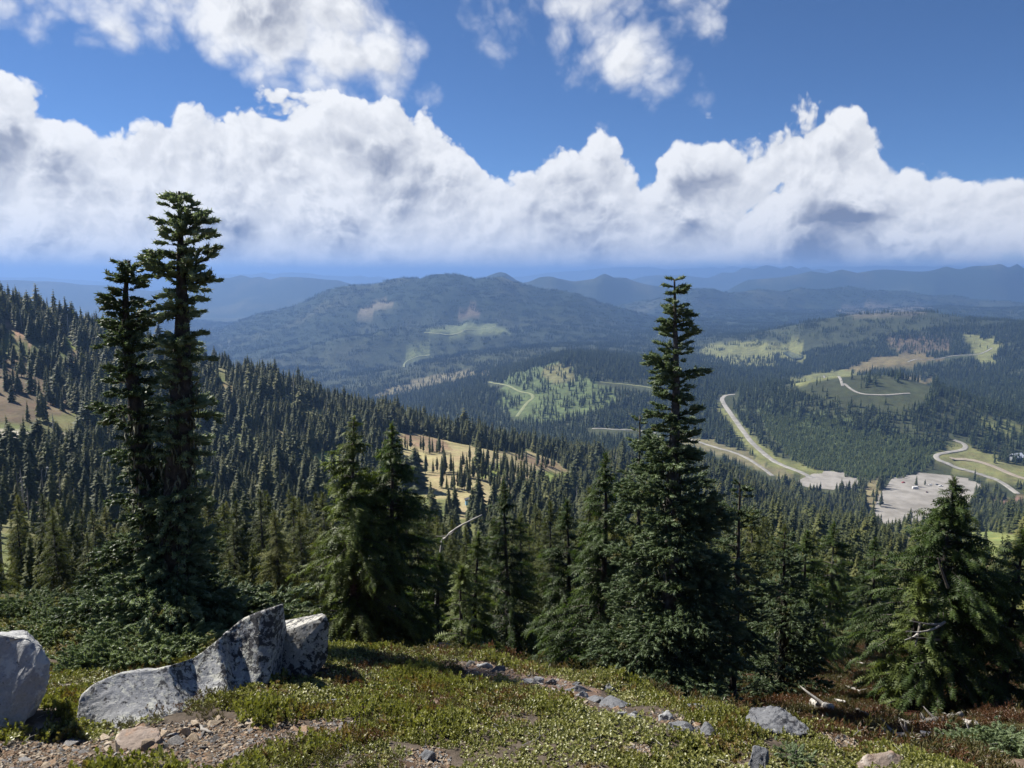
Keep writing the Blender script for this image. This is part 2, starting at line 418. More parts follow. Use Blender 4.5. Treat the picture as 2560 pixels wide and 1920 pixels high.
# ------------------------------------------------------------------ objects
def tag(o, label=None, cat=None, group=None, kind=None):
    if label: o['label'] = label
    if cat: o['category'] = cat
    if group: o['group'] = group
    if kind: o['kind'] = kind
    return o
def link(o, parent=None):
    COL.objects.link(o)
    if parent is not None: o.parent = parent
    return o
def empty(name, loc, rz=0.0):
    o = bpy.data.objects.new(name, None); o.location = loc; o.rotation_euler = (0, 0, rz)
    o.empty_display_size = .2
    return link(o)
def npmesh(name, V, Fc, mat=None, smooth=False, attrs=None):
    V = np.asarray(V, np.float32); Fc = np.asarray(Fc, np.int32)
    me = bpy.data.meshes.new(name)
    me.vertices.add(len(V)); me.vertices.foreach_set('co', V.ravel())
    k = Fc.shape[1]; n = len(Fc)
    me.loops.add(n * k); me.loops.foreach_set('vertex_index', Fc.ravel())
    me.polygons.add(n)
    me.polygons.foreach_set('loop_start', np.arange(0, n * k, k, dtype=np.int32))
    me.polygons.foreach_set('loop_total', np.full(n, k, np.int32))
    me.polygons.foreach_set('use_smooth', np.full(n, smooth))
    for nm, (kind, data) in (attrs or {}).items():
        a = me.attributes.new(nm, kind, 'POINT')
        if kind == 'FLOAT': a.data.foreach_set('value', np.asarray(data, np.float32).ravel())
        elif kind == 'INT': a.data.foreach_set('value', np.asarray(data, np.int32).ravel())
        elif kind == 'FLOAT_COLOR': a.data.foreach_set('color', np.asarray(data, np.float32).ravel())
        else: a.data.foreach_set('vector', np.asarray(data, np.float32).ravel())
    me.update(calc_edges=True); me.validate()
    if mat: me.materials.append(mat)
    return me
def obj(name, me, parent=None, loc=None):
    o = bpy.data.objects.new(name, me)
    if loc is not None: o.location = loc
    return link(o, parent)

# ------------------------------------------------------------------ materials
def material(name):
    m = bpy.data.materials.new(name); m.use_nodes = True
    T = NT(m.node_tree); T.n.clear()
    out = T.new('ShaderNodeOutputMaterial')
    return m, T, out
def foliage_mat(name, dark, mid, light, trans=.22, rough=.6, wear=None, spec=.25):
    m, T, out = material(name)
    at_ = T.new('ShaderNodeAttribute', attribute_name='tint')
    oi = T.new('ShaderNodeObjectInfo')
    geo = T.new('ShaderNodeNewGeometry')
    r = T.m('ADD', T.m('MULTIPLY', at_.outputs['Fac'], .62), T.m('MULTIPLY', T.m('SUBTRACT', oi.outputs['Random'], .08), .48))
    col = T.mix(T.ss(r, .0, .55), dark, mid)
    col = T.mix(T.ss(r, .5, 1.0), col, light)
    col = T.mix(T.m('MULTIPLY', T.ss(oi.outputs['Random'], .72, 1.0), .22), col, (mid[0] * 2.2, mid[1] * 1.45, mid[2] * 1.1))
    if wear:
        n = T.noise(geo.outputs['Position'], wear[1], 2)
        col = T.mix(T.m('MULTIPLY', T.ss(n, wear[2], wear[2] + .08), wear[3]), col, wear[0])
    p = T.new('ShaderNodeBsdfPrincipled')
    T.put(p.inputs['Base Color'], col); p.inputs['Roughness'].default_value = rough
    p.inputs['Specular IOR Level'].default_value = spec
    tr = T.new('ShaderNodeBsdfTranslucent')
    T.put(tr.inputs[0], T.mix(.5, col, T.mix(1.0, col, (1.6, 1.7, .7), 'MULTIPLY')))
    mx = T.new('ShaderNodeMixShader'); mx.inputs[0].default_value = trans
    T.l.new(p.outputs[0], mx.inputs[1]); T.l.new(tr.outputs[0], mx.inputs[2]); T.l.new(mx.outputs[0], out.inputs[0])
    return m
def simple_mat(name, cols, scale=8, rough=.85, bump=0.0, bscale=30, detail=5, rnd=.25, spec=.3, coord='Object', metal=0.0):
    m, T, out = material(name)
    tc = T.new('ShaderNodeTexCoord'); v = tc.outputs[coord]
    oi = T.new('ShaderNodeObjectInfo')
    n = T.noise(v, scale, detail, .6)
    f = T.m('ADD', T.m('MULTIPLY', T.m('SUBTRACT', oi.outputs['Random'], .5), rnd * 2), n)
    ramp = T.new('ShaderNodeValToRGB'); T.put(ramp.inputs[0], f)
    el = ramp.color_ramp.elements
    k = len(cols)
    el[0].position = .3; el[0].color = c4(cols[0]); el[1].position = .7; el[1].color = c4(cols[-1])
    for i in range(1, k - 1):
        e = el.new(.3 + .4 * i / (k - 1)); e.color = c4(cols[i])
    p = T.new('ShaderNodeBsdfPrincipled'); T.put(p.inputs['Base Color'], ramp.outputs[0])
    p.inputs['Roughness'].default_value = rough; p.inputs['Specular IOR Level'].default_value = spec; p.inputs['Metallic'].default_value = metal
    if bump:
        b = T.new('ShaderNodeBump'); b.inputs['Strength'].default_value = bump; b.inputs['Distance'].default_value = .02
        T.put(b.inputs['Height'], T.noise(v, bscale, 6, .65)); T.l.new(b.outputs[0], p.inputs['Normal'])
    T.l.new(p.outputs[0], out.inputs[0])
    return m
MAT = {}
MAT['fir'] = foliage_mat('fir_needles', (.034, .050, .020), (.084, .118, .056), (.22, .27, .16), .34, .5, ((.14, .10, .03), 3.0, .66, .6))
MAT['fir_mat'] = foliage_mat('low_fir_needles', (.060, .080, .030), (.135, .175, .085), (.27, .33, .20), .38, .5, ((.19, .15, .045), 2.2, .58, .6))
MAT['hemlock'] = foliage_mat('hemlock_needles', (.020, .034, .009), (.052, .084, .021), (.135, .175, .048), .34, .55)
MAT['forest'] = foliage_mat('forest_needles', (.028, .038, .011), (.074, .090, .024), (.17, .175, .045), .36, .65)
MAT['valley'] = foliage_mat('valley_needles', (.022, .036, .013), (.050, .072, .024), (.11, .135, .042), .3, .7)
MAT['young'] = foliage_mat('young_needles', (.065, .095, .030), (.115, .150, .050), (.17, .20, .07), .25, .7)
MAT['bark'] = simple_mat('bark', [(.022, .019, .016), (.055, .047, .04), (.11, .10, .09)], 14, .95, .9, 26)
MAT['forest_bark'] = simple_mat('forest_bark', [(.025, .022, .02), (.06, .054, .05)], 3, .95)
MAT['lichen'] = simple_mat('beard_lichen', [(.06, .062, .04), (.14, .145, .10), (.24, .24, .18)], 20, .9)
MAT['dead'] = simple_mat('bleached_wood', [(.13, .118, .10), (.27, .25, .225), (.42, .40, .37)], 9, .8, .5, 40, coord='Object')
MAT['stone'] = simple_mat('rust_stone', [(.11, .095, .085), (.22, .15, .10), (.27, .20, .14), (.34, .29, .24)], 6, .85, .6, 22, rnd=.45)
MAT['asphalt'] = simple_mat('road_gravel', [(.21, .20, .185), (.27, .26, .24)], .02, .95, coord='Generated', rnd=0)

def land_mat():
    m, T, out = material('hillside')
    at_ = T.new('ShaderNodeAttribute', attribute_name='cover')
    geo = T.new('ShaderNodeNewGeometry'); P = geo.outputs['Position']
    col = at_.outputs['Color']
    ds = T.vm('LENGTH', P)
    n1 = T.noise(P, .05, 6, .65); n2 = T.noise(P, .6, 5, .6); n3 = T.noise(P, 9.0, 5, .65)
    k = T.m('ADD', T.lin(n1, .3, .7, -.35, .35), T.lin(n2, .3, .7, -.25, .25))
    k = T.m('ADD', k, T.m('MULTIPLY', T.lin(n3, .3, .7, -.45, .45), T.ss(ds, 60, 10)))
    hs = T.new('ShaderNodeHueSaturation'); T.put(hs.inputs['Color'], col)
    T.put(hs.inputs['Value'], T.m('ADD', 1.0, k)); hs.inputs['Saturation'].default_value = 1.0
    T.put(hs.inputs['Hue'], T.lin(T.noise(P, .11, 4, .6), .3, .7, .475, .525))
    p = T.new('ShaderNodeBsdfPrincipled'); T.put(p.inputs['Base Color'], hs.outputs[0])
    p.inputs['Roughness'].default_value = .95; p.inputs['Specular IOR Level'].default_value = .15
    b = T.new('ShaderNodeBump'); b.inputs['Strength'].default_value = .7
    T.put(b.inputs['Distance'], T.lin(ds, 5, 4000, .04, 9.0))
    hh = T.m('ADD', T.m('MULTIPLY', T.noise(P, 14.0, 5, .7), T.ss(ds, 80, 10)), T.m('MULTIPLY', T.noise(P, .035, 7, .8), T.ss(ds, 600, 4000)))
    T.put(b.inputs['Height'], hh); T.l.new(b.outputs[0], p.inputs['Normal'])
    T.l.new(p.outputs[0], out.inputs[0])
    return m
def lichen_rock_mat(name, base, dark, pale, dark_amt, pale_amt, scale=9.0, warm=None):
    m, T, out = material(name)
    tc = T.new('ShaderNodeTexCoord'); v = tc.outputs['Object']
    g = T.mix(T.noise(v, 3.0, 6, .65), tuple(c * .62 for c in base), tuple(min(c * 1.28, 1) for c in base))
    g = T.mix(T.m('MULTIPLY', T.ss(T.noise(v, 60, 4, .7), .45, .7), .45), g, tuple(c * .5 for c in base))
    if warm: g = T.mix(T.m('MULTIPLY', T.ss(T.noise(v, 4.5, 5, .6), .5, .66), .85), g, warm)
    wv = T.vm('ADD', v, T.vm('SCALE', T.noise(v, 14, 4, .6, out=1), .09))
    pl = T.m('MULTIPLY', T.ss(T.m('ADD', T.noise(wv, scale * .9, 6, .68), T.m('MULTIPLY', T.noise(v, 2.1, 3), .30)), .70 - pale_amt, .74 - pale_amt), .85)
    g = T.mix(pl, g, pale)
    dk = T.ss(T.m('ADD', T.noise(wv, scale, 7, .72), T.m('MULTIPLY', T.noise(v, 1.7, 3), .45)), .80 - dark_amt, .83 - dark_amt)
    g = T.mix(T.m('MULTIPLY', dk, .93), g, dark)
    p = T.new('ShaderNodeBsdfPrincipled'); T.put(p.inputs['Base Color'], g)
    p.inputs['Roughness'].default_value = .85; p.inputs['Specular IOR Level'].default_value = .3
    b = T.new('ShaderNodeBump'); b.inputs['Strength'].default_value = .8; b.inputs['Distance'].default_value = .02
    T.put(b.inputs['Height'], T.m('ADD', T.noise(v, 22, 8, .7), T.m('MULTIPLY', dk, .08))); T.l.new(b.outputs[0], p.inputs['Normal'])
    T.l.new(p.outputs[0], out.inputs[0])
    return m

# ------------------------------------------------------------------ land cover (own colours, with some shade painted in) and the ground sheet
# name, outline in photo pixels, distance range, colour, how many trees stay (0..1)
STRAW, RUST, MEAD, GRAV, OLIVE = (.28, .24, .125), (.20, .145, .085), (.17, .205, .055), (.40, .36, .30), (.15, .155, .058)
COVER = [
 ([(985, 1085), (1030, 1078), (1120, 1098), (1200, 1120), (1260, 1130), (1330, 1128), (1390, 1150), (1432, 1182), (1424, 1218), (1380, 1235), (1330, 1232), (1250, 1250), (1190, 1300), (1150, 1300), (1140, 1250), (1080, 1250), (1050, 1215), (1020, 1185), (1000, 1140)], 240, 640, STRAW, 0.0),
 ([(1000, 1088), (1030, 1080), (1110, 1100), (1130, 1125), (1080, 1130), (1030, 1115)], 240, 640, RUST, 0.0),
 ([(1290, 1130), (1390, 1155), (1420, 1180), (1340, 1170), (1290, 1150)], 240, 640, RUST, 0.0),
 ([(1340, 1180), (1420, 1185), (1420, 1222), (1350, 1225)], 240, 640, MEAD, 0.0),
 ([(1190, 1165), (1260, 1160), (1270, 1185), (1200, 1192)], 240, 640, MEAD, 0.15),
 ([(765, 1145), (830, 1115), (862, 1130), (850, 1170), (785, 1178)], 200, 560, MEAD, 0.05),
 ([(690, 1075), (760, 1065), (780, 1095), (700, 1105)], 200, 600, STRAW, 0.35),
 ([(0, 880), (60, 900), (130, 960), (185, 1000), (195, 1025), (80, 1050), (-200, 1070), (-200, 900)], 330, 540, (.115, .088, .055), 0.25),  # dirt slope, its brown deepened to carry the shade lying on it
 ([(-200, 1075), (0, 1078), (60, 1070), (90, 1085), (170, 1080), (250, 1095), (150, 1098), (90, 1114), (40, 1128), (-200, 1135)], 200, 480, GRAV, 0.0),
 ([(0, 1128), (90, 1114), (200, 1105), (190, 1130), (80, 1158), (0, 1165)], 200, 480, MEAD, 0.15),
 ([(15, 785), (55, 815), (80, 850), (70, 868), (40, 840), (10, 805)], 400, 590, (.33, .22, .14), 0.0),
 ([(160, 865), (200, 880), (215, 925), (175, 905)], 380, 590, (.30, .21, .13), 0.1),
 ([(160, 838), (192, 848), (186, 882), (162, 872)], 400, 600, MEAD, 0.0),
 ([(560, 960), (600, 950), (590, 990), (560, 995)], 350, 600, STRAW, 0.1),
 ([(82, 1248), (125, 1252), (132, 1300), (92, 1325), (80, 1300)], 120, 330, (.5, .44, .34), 0.0),
 ([(175, 1275), (240, 1278), (245, 1302), (190, 1306)], 120, 330, (.5, .44, .34), 0.0),
 ([(1950, 950), (2050, 930), (2120, 925), (2160, 945), (2270, 940), (2335, 946), (2305, 990), (2270, 1002), (2150, 1006), (2080, 988), (1990, 962)], 1500, 3200, OLIVE, 0.0),
 ([(2190, 950), (2270, 940), (2335, 946), (2305, 985), (2230, 985)], 1500, 3200, (.12, .10, .045), 0.0),
 ([(2110, 925), (2200, 888), (2280, 880), (2370, 900), (2290, 908), (2200, 922), (2150, 932)], 1500, 3400, (.135, .11, .05), 0.0),
 ([(2400, 828), (2470, 840), (2515, 860), (2485, 890), (2505, 902), (2460, 912), (2430, 880)], 1800, 4200, OLIVE, 0.05),
 ([(2200, 850), (2290, 835), (2380, 850), (2370, 880), (2250, 880)], 2300, 4200, (.10, .078, .048), 0.25),
 ([(1750, 862), (1850, 856), (1990, 853), (2012, 870), (1935, 892), (1955, 915), (1850, 918), (1750, 896)], 1800, 4200, OLIVE, 0.22),
 ([(1270, 930), (1400, 902), (1440, 925), (1535, 980), (1545, 1005), (1430, 1045), (1330, 1060), (1240, 1010)], 1300, 3500, (.085, .11, .042), 0.25),
 ([(1400, 905), (1440, 925), (1440, 950), (1380, 960), (1350, 930)], 1300, 3500, (.13, .125, .05), 0.1),
 ([(905, 1000), (980, 965), (1120, 932), (1245, 920), (1225, 938), (1080, 968), (960, 995)], 1500, 4000, (.14, .125, .07), 0.15),
 ([(1005, 885), (1060, 850), (1078, 882), (1030, 908)], 1800, 6500, (.13, .15, .06), 0.0),
 ([(1050, 825), (1230, 800), (1285, 830), (1150, 840)], 1800, 7000, (.12, .14, .06), 0.0),
 ([(1120, 770), (1180, 765), (1210, 790), (1140, 790)], 1800, 7500, (.14, .11, .07), 0.0),
 ([(890, 775), (960, 752), (985, 760), (905, 792)], 1800, 7500, (.16, .14, .09), 0.0),
 ([(2080, 770), (2200, 756), (2330, 768), (2300, 790), (2120, 790)], 2500, 9000, (.10, .09, .062), 0.35),
 ([(1800, 1015), (1835, 1040), (1890, 1095), (1960, 1145), (2110, 1178), (2100, 1200), (2020, 1200), (1940, 1168), (1860, 1145), (1900, 1150), (1840, 1090), (1795, 1020)], 900, 2300, (.145, .15, .055), 0.04),
 ([(1690, 1085), (1800, 1105), (1870, 1130), (1910, 1160), (1990, 1185), (1960, 1200), (1880, 1170), (1800, 1135), (1690, 1110)], 800, 2000, (.15, .135, .07), 0.05),
 ([(2335, 1130), (2390, 1100), (2460, 1115), (2500, 1140), (2560, 1165), (2600, 1215), (2520, 1215), (2400, 1180), (2345, 1160)], 800, 1900, (.15, .15, .06), 0.06),
 ([(2430, 1040), (2560, 1060), (2560, 1085), (2460, 1080)], 1000, 2500, (.13, .14, .05), 0.45),
 ([(2380, 1330), (2440, 1310), (2520, 1335), (2560, 1350), (2560, 1400), (2450, 1390)], 300, 900, (.15, .17, .055), 0.05),
 ([(2450, 1255), (2560, 1245), (2560, 1275), (2490, 1280)], 400, 1000, (.21, .14, .10), 0.3),
 ([(2160, 1215), (2200, 1195), (2210, 1300), (2170, 1300)], 500, 1100, (.20, .17, .09), 0.05),
]
YOUNG = [(1890, 1005), (1960, 1020), (2050, 1035), (2150, 1060), (2290, 1085), (2400, 1110), (2335, 1135), (2330, 1155), (2265, 1180), (2150, 1190), (2100, 1180), (1980, 1140), (1925, 1075)]

COVER.append(([(1950, 874), (2015, 878), (2014, 905), (1955, 898)], 1500, 5000, OLIVE, 0.0))
COVER.insert(0, (YOUNG, 900, 2000, (.062, .082, .034), 1.0))
POND = [(1955, 880), (1975, 879), (1990, 884), (2008, 889), (1998, 897), (1980, 895), (1965, 888)]
POND_Z = hit(1982, 888, 1200, 6000)[2] - CAMZ
level(POND, 0, 0, POND_Z, 1.6)
with np.errstate(all='ignore'):
    GPX, GPY = pix_of(GX, np.maximum(GY, .2), GZ)
def cover_grid():
    C = np.zeros((NR, NAZ, 3)); KEEP = np.ones((NR, NAZ))
    n = fbm(GX / 90, GY / 90, 71, 4); n2 = fbm(GX / 14, GY / 14, 72, 3); n3 = fbm(GX / 1.1, GY / 1.1, 73, 4)
    base = np.array((.105, .118, .042))
    C[:] = base
    C += (np.clip(n + .1, 0, 1) * 1.3)[..., None] * (np.array((.19, .155, .08)) - base)
    C *= (1 + .4 * n2)[..., None]
    vf = sstep(GY, 800, 1000)[..., None]
    C = C * (1 - vf) + np.array((.045, .052, .024)) * (1 + .5 * np.clip(n, -.5, 1))[..., None] * vf
    # heath on the slope right below the knoll
    w = sstep(GY, 60, 25)[..., None]
    heath = np.where((n2 + n3 * .6 > .05)[..., None], np.array((.085, .036, .022)), np.array((.062, .058, .022)))
    C = C * (1 - w) + heath * w
    w = sstep(GR, 13, 8)[..., None]
    soil = np.where((n3 > .1)[..., None], np.array((.17, .125, .09)), np.array((.095, .078, .058)))
    soil = np.where(((n2 * .5 + n3) < -.35)[..., None], np.array((.24, .21, .18)), soil)
    C = C * (1 - w) + soil * w
    far_ = sstep(GR, 2500, 5000)[..., None]
    fc = np.array((.017, .030, .016)) + np.clip(fbm(GX / 260, GY / 260, 77, 5), 0, 1)[..., None] * np.array((.07, .06, .035))  # far forest darkened in its colour to stand in for cloud shadow
    C = C * (1 - far_) + fc * far_
    jx = fbm(GX / 60, GY / 60, 81, 3) * 9; jy = fbm(GX / 60, GY / 60, 82, 3) * 6
    for poly, y0, y1, col, keep in COVER:
        m = inpoly(GPX + jx, GPY + jy, poly) & (GY > y0) & (GY < y1)
        if col in (STRAW,):
            v = (np.clip(n2 + .1, 0, 1) * .55)[..., None]
            cc = np.array(STRAW) * (1 - v) + np.array(RUST) * v
            C[m] = cc[m]
        else:
            C[m] = np.array(col) * (1 + .35 * n2[m][:, None])
        KEEP[m] = keep
    for wpoly in (LW1, LW2):
        cx = sum(p[0] for p in wpoly) / len(wpoly); cyy = sum(p[1] for p in wpoly) / len(wpoly)
        m = inpoly(cx + (GX - cx) / 1.06, cyy + (GY - cyy) / 1.06, wpoly)
        KEEP[m] = 0
    return C, KEEP
GC, KEEP = cover_grid()
def grid_lookup(A, x, y):
    r = np.hypot(x, y); a = np.arctan2(x, y)
    j = np.clip(np.searchsorted(AZ[:len(AZF)], a), 0, len(AZF) - 1); i = np.clip(np.searchsorted(RR, r), 0, NR - 1)
    return A[i, j]
def build_ground():
    V = np.stack([GX, GY, GZ + CAMZ], -1).reshape(-1, 3)
    idx = np.arange(NR * NAZ).reshape(NR, NAZ)
    nx = np.roll(idx, -1, axis=1)
    Fq = np.stack([idx[:-1], idx[1:], nx[1:], nx[:-1]], -1).reshape(-1, 4)
    col = np.concatenate([GC.reshape(-1, 3), np.ones((NR * NAZ, 1))], 1)
    # close the small hole at the viewer's feet
    V = np.concatenate([V, [[0, 0, CAMZ + float(GZ[0].mean())]]])
    col = np.concatenate([col, col[:1]])
    c = len(V) - 1
    cap = np.stack([np.full(NAZ, c), idx[0], nx[0], nx[0]], -1)
    me = npmesh('ground', V, Fq, land_mat(), True, {'cover': ('FLOAT_COLOR', col)})
    o = obj('ground', me); o['kind'] = 'structure'
    return o
build_ground()

def build_haze():
    m, T, out = material('valley_haze')
    v = T.new('ShaderNodeVolumePrincipled')
    v.inputs['Color'].default_value = (.215, .375, .72, 1)
    v.inputs['Density'].default_value = HAZE
    v.inputs['Anisotropy'].default_value = 0.2
    T.l.new(v.outputs[0], out.inputs['Volume'])
    lo = float(GZ.min()) + CAMZ - 1.0; hi = max(float(GZ.max()), 0.0) + CAMZ + 6.0
    R = 60000.0
    V = [(sx * R, sy * R, z) for z in (lo, hi) for sx, sy in ((-1, -1), (1, -1), (1, 1), (-1, 1))]
    Fc = [(3, 2, 1, 0), (4, 5, 6, 7), (0, 1, 5, 4), (1, 2, 6, 5), (2, 3, 7, 6), (3, 0, 4, 7)]
    o = obj('haze', npmesh('haze', V, Fc, m)); o['kind'] = 'stuff'
    o['label'] = 'blue haze filling the air over the valley'
HAZE = 0.000108
build_haze()
# ------------------------------------------------------------------ roads, car parks, pond
def smooth_line(P, n=12):
    P = [np.array(p, float) for p in P]
    P = [2 * P[0] - P[1]] + P + [2 * P[-1] - P[-2]]
    out = []
    for i in range(1, len(P) - 2):
        for k in range(n):
            t = k / n
            out.append(.5 * ((2 * P[i]) + (-P[i - 1] + P[i + 1]) * t + (2 * P[i - 1] - 5 * P[i] + 4 * P[i + 1] - P[i + 2]) * t * t + (-P[i - 1] + 3 * P[i] - 3 * P[i + 1] + P[i + 2]) * t ** 3))
    out.append(P[-2])
    return np.array(out)
ROAD_PTS = []
def road(name, pix, width, mat, y0, y1, lift=.55, lanes=True):
    W = []
    for p in pix:
        h = hit(p[0], p[1], y0, y1); W.append(h[:2])
    L = smooth_line(W, 14)
    for _ in range(3):
        L[1:-1] = (L[:-2] + 2 * L[1:-1] + L[2:]) / 4
    d = np.gradient(L, axis=0); d /= np.maximum(np.linalg.norm(d, axis=1), 1e-6)[:, None]
    nr = np.stack([d[:, 1], -d[:, 0]], 1)
    width = width * .70
    offs = [-.5, -.42, -.14, .14, .42, .5]
    jt = 1 + .10 * fbm(np.arange(len(L)) / 3.0, np.arange(len(L)) * 0.0 + width, 99, 3)
    z0 = Hrel(L[:, 0], L[:, 1])
    for _ in range(4): z0[1:-1] = (z0[:-2] + 2 * z0[1:-1] + z0[2:]) / 4
    z0 = np.maximum(z0, Hrel(L[:, 0], L[:, 1]))
    rows = []
    for k, o in enumerate(offs):
        q = L + nr * (o * width * jt)[:, None]
        zz = np.maximum(z0, Hrel(q[:, 0], q[:, 1])) + lift - (.5 if k in (0, len(offs) - 1) else 0)
        rows.append(np.concatenate([q, (zz + CAMZ)[:, None]], 1))
    V = np.stack(rows, 1).reshape(-1, 3); n = len(L); k = len(offs)
    idx = np.arange(n * k).reshape(n, k)
    Fq = np.stack([idx[:-1, :-1], idx[:-1, 1:], idx[1:, 1:], idx[1:, :-1]], -1).reshape(-1, 4)
    o = obj(name, npmesh(name, V, Fq, mat, True)); o['kind'] = 'structure'
    ROAD_PTS.append((L, width))
    return o
def gravel_mat(name, a, b, scale):
    m, T, out = material(name)
    geo = T.new('ShaderNodeNewGeometry'); P = geo.outputs['Position']
    st = T.vm('MULTIPLY', P, (1.0, .25, 1.0))
    f = T.m('ADD', T.m('MULTIPLY', T.noise(P, scale, 6, .65), .6), T.m('MULTIPLY', T.noise(st, scale * .35, 4, .6), .4))
    c = T.mix(T.ss(f, .38, .62), a, b)
    p = T.new('ShaderNodeBsdfPrincipled'); T.put(p.inputs['Base Color'], c); p.inputs['Roughness'].default_value = .95
    p.inputs['Specular IOR Level'].default_value = .1
    T.l.new(p.outputs[0], out.inputs[0]); return m
MAT['road'] = gravel_mat('pale_gravel_road', (.20, .19, .17), (.31, .295, .265), .11)
MAT['track'] = gravel_mat('dirt_track', (.24, .205, .16), (.33, .28, .215), .1)
MAT['green_track'] = gravel_mat('overgrown_track', (.17, .19, .09), (.23, .24, .13), .05)
MAT['lot'] = gravel_mat('car_park_gravel', (.19, .175, .15), (.30, .28, .25), .05)
road('road', [(1838, 986), (1812, 990), (1806, 1003), (1830, 1040), (1868, 1092), (1910, 1134), (1960, 1165), (2035, 1196)], 13, MAT['road'], 900, 3000)
road('road', [(1680, 1092), (1740, 1103), (1800, 1122), (1860, 1142), (1900, 1166), (1932, 1190)], 9, MAT['road'], 800, 2500)
road('road', [(2385, 1100), (2412, 1112), (2408, 1124), (2370, 1131), (2342, 1138), (2346, 1150), (2375, 1162), (2430, 1180), (2500, 1204), (2545, 1235)], 11, MAT['road'], 800, 2500)
road('road', [(2375, 1146), (2420, 1150), (2480, 1165), (2540, 1190), (2600, 1205)], 14, MAT['track'], 800, 2500, .5)
road('road', [(1480, 1072), (1540, 1074), (1600, 1077), (1640, 1083)], 8, MAT['road'], 900, 3500)
road('path', [(1222, 955), (1290, 975), (1332, 990), (1315, 1010), (1292, 1042)], 11, MAT['green_track'], 1300, 4000)
road('path', [(2060, 940), (2100, 946), (2112, 960), (2150, 984), (2210, 988), (2275, 984)], 7, MAT['road'], 1300, 4000)
road('path', [(1010, 918), (1012, 908), (1035, 895), (1075, 888)], 13, MAT['green_track'], 1700, 6500)
road('path', [(1060, 832), (1130, 838), (1180, 825), (1240, 815)], 16, MAT['green_track'], 1700, 7000)
road('path', [(1500, 955), (1600, 965), (1660, 975)], 9, MAT['green_track'], 1300, 4000)
road('path', [(2270, 905), (2380, 890), (2450, 885), (2480, 870)], 8, MAT['road'], 1500, 4500)

def sheet(name, wpts, z, mat, edge=.03, kind='structure', seg=6):
    P = smooth_line(list(wpts) + [wpts[0]], seg)[:-1]
    c = P.mean(0)
    P = c + (P - c) * (1 + .05 * fbm(np.arange(len(P)) / 2.5, np.arange(len(P)) * 0.0, 5, 3))[:, None]
    V = []; rings = (1.0, .75, .5, .25)
    for r in rings:
        for p in P: V.append((*(c + (p - c) * r), z))
    V.append((*c, z)); n = len(P)
    Fc = []
    for k in range(len(rings) - 1):
        for i in range(n):
            j = (i + 1) % n
            Fc.append((k * n + i, k * n + j, (k + 1) * n + j, (k + 1) * n + i))
    for i in range(n): Fc.append(((len(rings) - 1) * n + i, (len(rings) - 1) * n + (i + 1) % n, len(V) - 1, len(V) - 1))
    Ft = []
    for f in Fc:
        Ft.append(f[:3])
        if f[3] != f[2]: Ft.append((f[0], f[2], f[3]))
    Ft = np.array(Ft)
    me = npmesh(name, V, Ft, mat)
    o = obj(name, me); o['kind'] = kind
    import bmesh as _b
    b = _b.new(); b.from_mesh(me); _b.ops.recalc_face_normals(b, faces=b.faces)
    if sum(f.normal.z for f in b.faces) < 0: _b.ops.reverse_faces(b, faces=b.faces)
    b.to_mesh(me); b.free()
    return o
LOTZ = -285.0 + CAMZ + .35
sheet('parking_lot', LW1, LOTZ, MAT['lot'])
sheet('parking_lot', LW2, LOTZ, MAT['lot'])
def build_pond():
    m, T, out = material('pond_water')
    p = T.new('ShaderNodeBsdfPrincipled'); p.inputs['Base Color'].default_value = (.03, .05, .06, 1); p.inputs['Roughness'].default_value = .06
    T.l.new(p.outputs[0], out.inputs[0])
    dz = POND_Z + 3.0
    sheet('pond', [(ray(*p)[0] / ray(*p)[2] * dz, ray(*p)[1] / ray(*p)[2] * dz) for p in POND], dz + CAMZ, m)
build_pond()

# ------------------------------------------------------------------ replicated pieces
def frames(D, up=(0, 0, 1)):
    D = np.asarray(D, float); D = D / np.maximum(np.linalg.norm(D, axis=1), 1e-9)[:, None]
    U = np.broadcast_to(np.asarray(up, float), D.shape)
    Sd = np.cross(U, D); ln = np.linalg.norm(Sd, axis=1); bad = ln < 1e-4
    Sd[bad] = (0, 1, 0); ln[bad] = 1
    Sd = Sd / ln[:, None]; Un = np.cross(D, Sd)
    return D, Sd, Un
def replicate(bv, bf, loc, D, scale, roll=None, tint=None, up=(0, 0, 1)):
    """copies of one small shape (x = forward) at loc, pointing along D"""
    bv = np.asarray(bv, float); bf = np.asarray(bf, int)
    D, Sd, Un = frames(D, up)
    if roll is not None:
        c = np.cos(roll)[:, None]; s = np.sin(roll)[:, None]
        Sd, Un = Sd * c + Un * s, Un * c - Sd * s
    sc = np.asarray(scale, float)
    if sc.ndim == 1: sc = np.repeat(sc[:, None], 3, 1)
    N = len(loc)
    V = (loc[:, None, :] + bv[None, :, 0:1] * (D * sc[:, 0:1])[:, None, :] + bv[None, :, 1:2] * (Sd * sc[:, 1:2])[:, None, :] + bv[None, :, 2:3] * (Un * sc[:, 2:3])[:, None, :])
    Fc = bf[None] + (np.arange(N) * len(bv))[:, None, None]
    tn = np.repeat(tint if tint is not None else RNG.random(N), len(bv))
    return V.reshape(-1, 3), Fc.reshape(-1, bf.shape[1]), tn
def merge(parts):
    Vs, Fs, Ts = [], [], []; o = 0
    for V, Fc, t in parts:
        Vs.append(V); Fs.append(np.asarray(Fc) + o); Ts.append(t); o += len(V)
    return np.concatenate(Vs), np.concatenate(Fs), np.concatenate(Ts)
